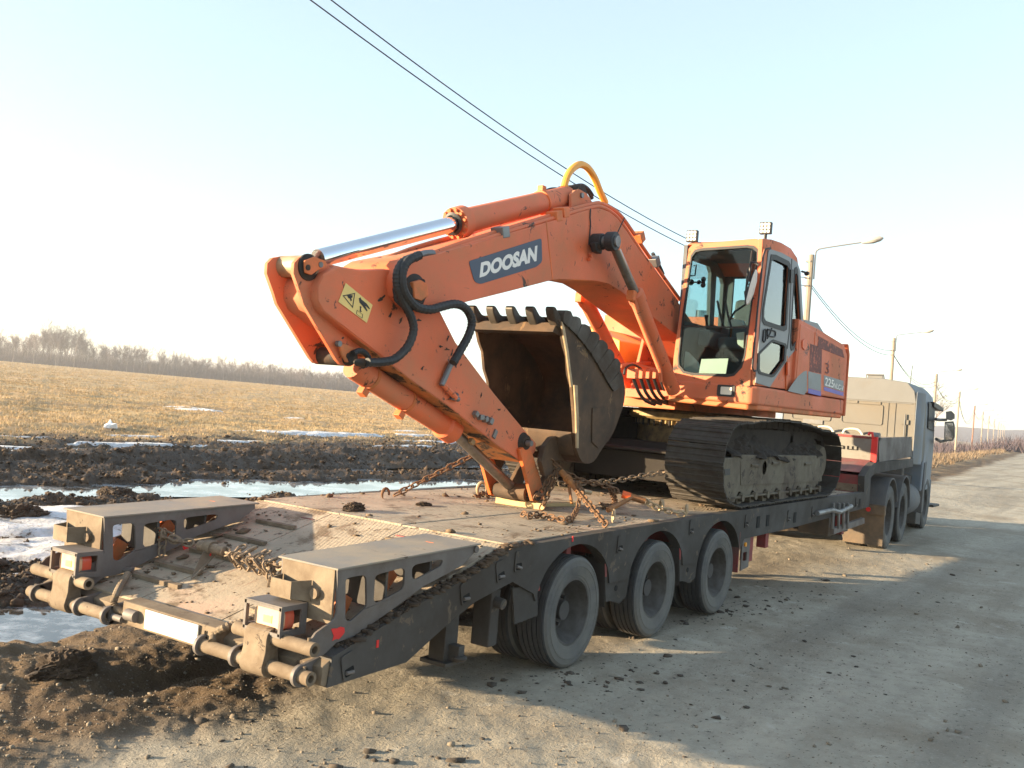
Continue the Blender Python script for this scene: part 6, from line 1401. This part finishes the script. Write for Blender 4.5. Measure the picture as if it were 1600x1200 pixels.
# b: from the bucket ear straight down, then loose on the deck
e0 = Vector([(1.21, -0.33, 1.303)][0]); e1 = Vector([(0.919, -0.36, 0.949)][0]); e1.z = z1
t = root('tie_down_chain', e1, 'slack rusty chain hanging from the bucket ear and trailing on the deck', 'chain', 'rusty tie down chains')
links(t, [Vector([(1.085, -0.28, 1.393)][0]), Vector([(1.166, -0.3, 1.35)][0]), e0, e0.lerp(e1, .5)+Vector((-.02, 0, -.02)), e1], .072, 'rust')
links(t, [e0+Vector((-.02, .04, 0)), e0.lerp(e1, .5)+Vector((-.08, .05, -.05)), e1+Vector((-.03, .06, .1))], .072, 'rust')
links(t, [(0.443, -0.485, 0.975), (0.392, -0.578, 0.975), (0.563, -0.573, 0.975), (0.502, -0.7, 0.975), (0.471, -0.835, 0.975), (0.581, -0.846, 0.975)], .072, 'rust')
links(t, [Vector([(0.581, -0.846, 0.975)][0]), Vector([(1.065, -0.62, 0.997)][0]), Vector([(1.129, -0.6, 1.088)][0]), Vector([(1.279, -0.55, 1.12)][0])], .072, 'rust')
# c: binder pole and chain to the near deck edge
f0 = Vector([(1.161, -0.38, 1.287)][0]); f1 = Vector([(1.121, -0.58, 1.151)][0]); f2 = Vector([(0.561, -1.164, 0.975)][0])
t = root('load_binder', f1, 'dark binder bar with its chain hooked to the near deck edge', 'load binder', 'load binders holding the digger down')
B().tube([f0, f1], .028, 8).build('bar', 'binder', t)
for k in (.35, .45): c = f0.lerp(f1, k); B().lathe([(.029, -.012), (.038, -.01), (.038, .01), (.029, .012)], c, f1-f0, 12).build('ring', 'binder', t)
B().tube([f0.lerp(f1, .42)+Vector((.02, 0, -.05)), f1+Vector((.0, .05, -.12))], .014, 6).build('handle', 'binder', t)
for k in range(3): links(t, [f1+Vector((.02*k, .015*k, .04)), f1+Vector((.03, -.03*k, -.06))], .075, 'rust')
links(t, [f1, f1.lerp(f2, .5), f2], .078, 'rust'); hook(t, [(0.92, -1.039, 0.945)][0], .06, .6)
B().cyl(f1+Vector((.09, 0, -.01)), f1+Vector((.16, -.04, -.02)), .02, 8).build('pin_end', 'gold', t)
# d: chain to the binder with orange tipped screw at the right
g0 = Vector([(1.24, -0.34, 1.281)][0]); g1 = Vector([(1.586, -0.62, 1.174)][0]); g2 = Vector([(1.673, -0.72, 1.115)][0]); g3 = Vector([(1.775, -0.9, 1.07)][0]); g4 = Vector([(2.004, -1.174, 0.975)][0])
t = root('load_binder', g2, 'ratchet binder with bright orange tip and lever, right of the bucket', 'load binder', 'load binders holding the digger down')
links(t, [g0, g0.lerp(g1, .5)-Vector((0, 0, .02)), g1, g2], .072, 'rust')
B().cyl(g2, g2.lerp(g3, .36), .034, 10).build('tip', 'decal_orange', t); B().cyl(g2.lerp(g3, .34), g3, .030, 10).build('screw', 'binder', t)
hl = Vector([(1.348, -0.762, 0.995)][0]); B().tube([g2.lerp(g3, .45), hl], [.018, .026], 6).build('lever', 'binder', t)
links(t, [g3, g3.lerp(g4, .3)+Vector((0, 0, -.02)), g4], .078, 'gold', jit=.8); hook(t, [(2.169, -0.883, 0.945)][0], .065, .8); hook(t, [(2.098, -1.16, 0.945)][0], .06, .5)
links(t, [(2.441, -0.269, 0.975), (1.916, -0.515, 0.975), (1.714, -0.53, 0.975), (1.991, -0.355, 0.975)], .075, 'rust', jit=1)
links(t, [g1+Vector((.05, 0, 0)), Vector([(2.318, -0.326, 0.975)][0])], .075, 'rust')
# e: long chain across to the near track
h0 = Vector([(1.754, -0.05, 1.126)][0]); h1 = Vector([(2.721, -0.62, 1.277)][0]); h2 = Vector([(2.744, -1, 1.349)][0])
t = root('tie_down_chain', h0, 'thin chain strung from below the bucket across to the near crawler track', 'chain', 'rusty tie down chains')
links(t, [h0, h0.lerp(h1, .5)-Vector((0, 0, .03)), h1, h2], .075, 'dustchain'); hook(t, h2, .06, 1.5, 'steel')
# f: chain with lever binder between the two ramps
r0, r1, r2, r3, r4, r5 = (Vector(p) for p in ((-1.98, .80, .79), (-1.90, .50, .772), (-1.89, .25, .765), (-1.90, .14, .76), (-1.95, -.27, .765), (-2.12, -.80, .86)))
t = root('load_binder', r1, 'dusty lever binder and wound chain stretched between the two tail ramps', 'load binder')
links(t, [r0, r0.lerp(r1, .85)], .078, 'dustchain'); links(t, [r0+Vector((0, 0, .03)), r0.lerp(r1, .6)+Vector((.02, 0, -.01))], .078, 'dustchain', jit=1)
links(t, [r0.lerp(r1, .1)+Vector((0, 0, .02)), r0.lerp(r1, .15)-Vector((.02, 0, .10))], .075, 'dustchain')
B().lathe([(.012, 0), (.034, .01), (.034, (r2-r1).length*.98), (.020, (r2-r1).length)], r1, r2-r1, 16).build('barrel', 'dustchain', t)
B().lathe([(.034, -.03), (.046, -.03), (.046, .03), (.034, .03)], r1.lerp(r2, .42), r2-r1, 16).build('ratchet', 'tdust', t)
lv = Vector([(-2.119, 0.276, 0.619)][0]); c = r1.lerp(r2, .42)
B().prism([c+Vector((0, .035, .03)), c+Vector((0, -.04, .03)), c+Vector((0, -.035, -.05)), lv+Vector((0, -.012, 0)), lv+Vector((0, .012, -.01))], (.018, 0, 0)).build('lever', 'tdust', t, .004)
B().prism([c+Vector((-.01, .0, -.03)), c+Vector((-.01, -.03, -.03)), c+Vector((-.01, -.03, -.07)), c+Vector((-.01, .0, -.06))], (-.012, 0, 0)).build('pawl', 'sprayred', t)
links(t, [r2, r4, r5], .080, 'dustchain')
rgc = random.Random(3)
for k in range(5):
    c = r3.lerp(r4, .08+k/4.6+rgc.uniform(-.05, .05)); u = lambda s_: rgc.uniform(-s_, s_)
    links(t, [c+Vector((.04, .02+u(.02), .045)), c+Vector((-.05, u(.03), .01)), c+Vector((.0, -.02+u(.03), -.065)), c+Vector((.05, u(.03), .0))], .078, 'dustchain', jit=1.2)
links(t, [r4+Vector((0, .03, 0)), r4 + Vector((.0, .04, -.13))], .078, 'dustchain')
# hook on the far deck side with rags of mud
t = root('loose_chain', [(1.898, 0.826, 0.945)][0], 'heap of loose chain and hooks on the deck beyond the board', 'chain')
links(t, [(1.127, 0.464, 0.975), (1.401, 0.572, 0.975), (1.778, 0.768, 0.975), (1.71, 0.631, 0.975), (1.651, 0.546, 0.975), (1.446, 0.508, 0.975), (1.278, 0.463, 0.975)], .075, 'rust', jit=1); hook(t, [(1.464, 0.65, 0.945)][0], .07, 2.2, 'gold'); hook(t, [(2.031, 0.895, 0.945)][0], .06, .2, 'gold')

# crumbs of mud on the deck and tail
def deckz(x): return np.where(x > -.83, DZ+.004, tz(x))
n = 5200; xx = RNG.uniform(-2.4, 8, n); yy = RNG.uniform(-1.2, 1.2, n)
dens = .10 + .75*np.exp(-((yy-1.0)/.22)**2)*(xx > -1.2) + .55*np.exp(-((yy+1.0)/.2)**2)*(xx > -.9) + .9*(np.abs(np.abs(yy)-.70) < .10)*(xx < -.85) + .3*(xx < -.9)
k = RNG.uniform(0, 1, n) < dens*np.clip(fbm(xx*2.2, yy*2.2, 4, 66)*2.4-.75, 0, 1); xx, yy = xx[k], yy[k]
o = scatter('deck_mud', 'deckmud', xx, yy, np.clip(.010*RNG.pareto(2.1, len(xx))+.006, .006, .045), L20, zs=deckz(xx), flat=.55)
n = 900; xx = RNG.uniform(-2.35, -.55, n); bt = np.interp(xx, [q[0] for q in TOP[:4]], [q[2] for q in TOP[:4]])
for sy_ in (-1, 1): scatter('beam_mud', 'clod', xx, sy_*RNG.uniform(1.175, 1.248, n), np.clip(.008*RNG.pareto(2.0, n)+.006, .005, .032), L20, zs=bt, flat=.7)
lump('deck_mud_clod', *[(-0.606, 0.359, 0.945)][0][:2], .075, 21, 'lump of mud on the deck left of the centre seam', 'clod', None, 'clod', .6, 5, z=DZ)
lump('deck_mud_clod', *[(0.223, 0.352, 0.945)][0][:2], .055, 22, 'flat clod on the deck below the taut far chain', 'clod', None, 'clod', .45, 5, z=DZ)

# ------------------------------------------------------------------ tractor truck
TT = root('tractor_truck', (10.72, .02, 0), 'blue semi tractor truck with dusty beige cab back, pulling the trailer', 'truck', None, R(3.0))
for nm, lx in (('rear', -.85), ('rear', .48), ('front', 3.42)):
    for sy in (-1, 1):
        if nm == 'rear':
            make_wheel('wheel', (lx, sy*1.06, .50), .50, .28, .285, sy, .05, 'rim', TT); make_wheel('wheel', (lx, sy*.72, .50), .50, .28, .285, -sy, .05, 'rim', TT)
        else: make_wheel('wheel', (lx, sy*1.02, .50), .50, .30, .285, sy, -.02, 'rim', TT, True)
    B().cyl((lx, -.7, .5), (lx, .7, .5), .1, 14).build('axle', 'truckdark', TT)
for sy in (-1, 1):
    B().box((-1.9, sy*.42-.05, .78), (4.4, sy*.42+.05, 1.02)).build('chassis_rail', 'truckdark', TT)
    for lx in (-.85, .48):
        P = [(lx+.60*math.cos(a), sy*.66, .52+.60*math.sin(a)) for a in np.linspace(.05 if lx > 0 else .35, math.pi-.15, 16)]
        P2 = [(lx+.575*math.cos(a), sy*.66, .52+.575*math.sin(a)) for a in np.linspace(math.pi-.15, .05 if lx > 0 else .35, 16)]
        B().prism(P+P2, (0, sy*.56, 0)).build('mudguard', 'fender', TT, .006)
    B().box((-1.46, sy*.94-.29, .10), (-1.44, sy*.94+.29, .62)).build('mud_flap', 'rubberflap', TT, .004)
    B().box((-1.50, sy*.94-.30, .56), (-1.40, sy*.94+.30, .72)).build('tail_bracket', 'rubberflap', TT, .02)
    B().cyl((-1.52, sy*1.0, .64), (-1.50, sy*1.0, .64), .035, 12).build('tail_light', 'sprayred', TT)
    B().lathe([(0, -.6), (.28, -.6), (.30, -.55), (.30, .55), (.28, .6), (0, .6)], (1.75, sy*.92, .62), (1, 0, 0), 20, close=False).build('fuel_tank', 'fender', TT)
    B().prism([(2.72, sy*1.20, .35), (2.72, sy*1.20, 1.30), (3.0, sy*1.20, 1.32), (2.92, sy*1.20, .9), (2.86, sy*1.20, .35)], (0, -sy*.4, 0)).build('front_mudguard', 'fender', TT, .02)
    B().prism([(2.2, sy*1.18, .18), (2.8, sy*1.18, .12), (2.8, sy*1.18, .34), (2.2, sy*1.18, .40)], (0, -sy*.35, 0)).build('step', 'truckdark', TT, .02)
    for lx in (-.85, .48): B().box((lx-.45, sy*.42-.05, .62), (lx+.45, sy*.42+.05, .72)).build('spring', 'truckdark', TT)
B().box((1.2, -1.0, .75), (2.8, 1.0, 1.05)).build('chassis_cover', 'truckdark', TT, .03)
B().lathe([(0, 0), (.48, 0), (.50, .06), (.46, .10), (0, .10)], (0, 0, 1.17), (0, 0, 1), 30, close=False).build('fifth_wheel', 'truckdark', TT)
B().box((-.6, -.38, 1.02), (.6, .38, 1.17)).build('fifth_wheel_base', 'truckdark', TT, .02)
B().box((1.15, -1.05, .98), (1.35, 1.05, 1.25)).build('air_tank_bracket', 'truckdark', TT, .03)
# cab: rounded box, rear wall and side
X0 = 1.36; zb = 1.30
sec = [(-1.17, zb), (-1.19, 1.6), (-1.17, 2.35), (-1.12, 2.58), (-1.00, 2.72), (-.6, 2.765), (.6, 2.765), (1.0, 2.72), (1.12, 2.58), (1.17, 2.35), (1.19, 1.6), (1.17, zb)]
cb = B().prism([(X0, y, z) for y, z in sec], (1.25, 0, 0)).build('cab', 'truckbeige', TT, .03)
sec2 = [(y*1.0, z) for y, z in sec]
q = B(); st = [(X0+1.25, 1.0, 1.0, 0), (X0+1.9, 1.0, 1.005, 0), (X0+2.5, .99, .985, 0), (X0+2.95, .95, .90, 0), (X0+3.15, .90, .80, 0)]
rings = []
for (x, ky, kz, _) in st: rings.append([(x, y*ky, zb-.15+(z-zb+.15)*kz if z > zb+.01 else .75) for y, z in sec])
v = [p for r_ in rings for p in r_]; m = len(sec); f = []
for i in range(len(rings)-1):
    for k in range(m): f.append((i*m+k, i*m+(k+1) % m, (i+1)*m+(k+1) % m, (i+1)*m+k))
f += [tuple(range(m)), tuple((len(rings)-1)*m+k for k in reversed(range(m)))]
q.add(v, f).build('cab_front', 'truckblue', cb, .03)
# roof cap in two tones, rear panel pressings
B().prism([(X0-.006, y*1.003, z+.006) for y, z in sec[2:10]], (1.1, 0, 0)).build('roof_cap', 'truckroof', cb, .02)
for k, (y0, y1) in enumerate(((-.62, .10), (.28, 1.0))):
    lp = roundloop([(X0-.004, y0, 1.93), (X0-.004, y1, 1.93), (X0-.004, y1, 2.30), (X0-.004, y0, 2.30)], .05, 3)
    B().prism(ring2(lp, .955), (-.010, 0, 0)).build('pressing', 'truckbeige', cb, .004)
for y in (-.82, -.70): B().box((X0-.010, y-.008, 1.5), (X0+.004, y+.008, 2.34)).build('pressing', 'truckbeige', cb)
B().box((X0-.012, -1.10, 2.345), (X0+.004, 1.10, 2.357)).build('roof_seam', 'truckroof', cb)
for y in (.15, -.15, -.55): B().box((X0-.016, y-.02, 2.30), (X0+.004, y+.01, 2.35)).build('catch', 'truckbeige', cb)
# side deflector, blue
sd_ = [(X0-.02, -1.185, 1.30), (X0-.02, -1.185, 2.55), (X0+.10, -1.15, 2.60), (X0+.50, -1.20, 2.55), (X0+.50, -1.20, 1.30)]
B().prism([(X0-.03, -1.16, zb-.02), (X0+.10, -1.235, zb-.02), (X0+.62, -1.235, zb-.02), (X0+.62, -1.16, zb-.02)], (0, 0, 1.30)).build('side_deflector', 'truckblue', cb, .03)
B().prism([(X0-.03, 1.16, zb-.02), (X0+.10, 1.235, zb-.02), (X0+.62, 1.235, zb-.02), (X0+.62, 1.16, zb-.02)], (0, 0, 1.30)).build('side_deflector', 'truckblue', cb, .03)
B().box((X0-.026, -1.06, 1.98), (X0-.004, -.92, 2.06)).build('vent_box', 'truckbeige', cb); B().tube([(X0-.03, -1.0, 1.5), (X0-.03, -1.0, 2.16)], .012, 6).build('rod', 'steel', cb)
B().box((X0-.02, .42, 1.86), (X0+.0, .78, 1.94)).build('grille', 'steel', cb)
# window, mirrors, visor, beacon, aerials
B().prism([(X0+1.40, -1.195, 1.95), (X0+2.35, -1.185, 1.90), (X0+2.20, -1.165, 2.42), (X0+1.40, -1.175, 2.45)], (0, -.012, 0)).build('side_window', 'seal', cb)
m1 = [(3.808, -1.36, 2.105), (5.186, -1.36, 2.146), (5.465, -1.36, 2.071), (5.627, -1.36, 1.814), (5.33, -1.36, 1.731), (4.141, -1.36, 1.714), (3.899, -1.36, 1.777)]
B().prism(m1, (.10, 0, 0)).build('mirror', 'black', cb, .02)
B().prism(inner(shift(m1, (-.004, 0, 0)), .82), (-.004, 0, 0)).build('mirror_glass', 'chrome', cb)
m2 = [(3.892, -1.36, 2.31), (4.723, -1.36, 2.348), (5.322, -1.36, 2.298), (5.381, -1.36, 2.205), (4.734, -1.36, 2.15), (3.981, -1.36, 2.16)]
B().prism(m2, (.10, 0, 0)).build('mirror', 'black', cb, .02)
B().tube([(2.948, -1.3, 2.132), (3.514, -1.3, 2.132), (4.514, -1.3, 2.154)], .03, 6).build('mirror_arm', 'black', cb)
B().tube([(3.249, -1.3, 1.756), (3.951, -1.3, 1.708), (4.761, -1.3, 1.737)], .03, 6).build('mirror_arm', 'black', cb)
B().prism([(3.23, -1.22, 2.466), (3.81, -1.22, 2.45), (4.757, -1.22, 2.391), (4.691, -1.22, 2.323), (3.873, -1.22, 2.337), (3.284, -1.22, 2.369)], (0, .25, 0)).build('sun_visor', 'black', cb, .01)
B().tube([(X0+1.9, -.75, 2.7), (X0+1.86, -.78, 3.15)], .008, 5).build('aerial', 'black', cb)
bc_ = [(1.51, -0.266, 2.756), (1.51, -0.26, 2.837), (1.51, -0.559, 2.843), (1.51, -0.564, 2.773)]
q = B(); q.tube([Vector(p) for p in bc_], .018, 6); q.build('beacon_frame', 'steel', cb)
B().prism([Vector(p) for p in inner(bc_, .85)], (.08, 0, 0)).build('beacon', 'truckroof', cb)
B().prism([(4.254, -1.22, 0.422), (5.169, -1.22, 0.4), (5.2, -1.22, 0.344), (4.284, -1.22, 0.369)], (0, .2, 0)).build('bumper_step', 'truckdark', TT, .02)
B().prism([(4.25, -1.15, .35), (4.25, -1.15, .95), (4.6, -1.0, .95), (4.62, -1.0, .40)], (0, 2.2, 0)).build('bumper', 'truckblue', TT, .04)
# light coloured hose loops and rails behind the cab
for y in (.35, -.15): B().tube(smoothpath([(X0-.25, y+.15, 1.66), (X0-.22, y+.12, 1.80), (X0-.2, y-.10, 1.82), (X0-.2, y-.2, 1.70)], 5), .02, 6).build('air_coil', 'cream', TT)
bpy.context.view_layer.update()
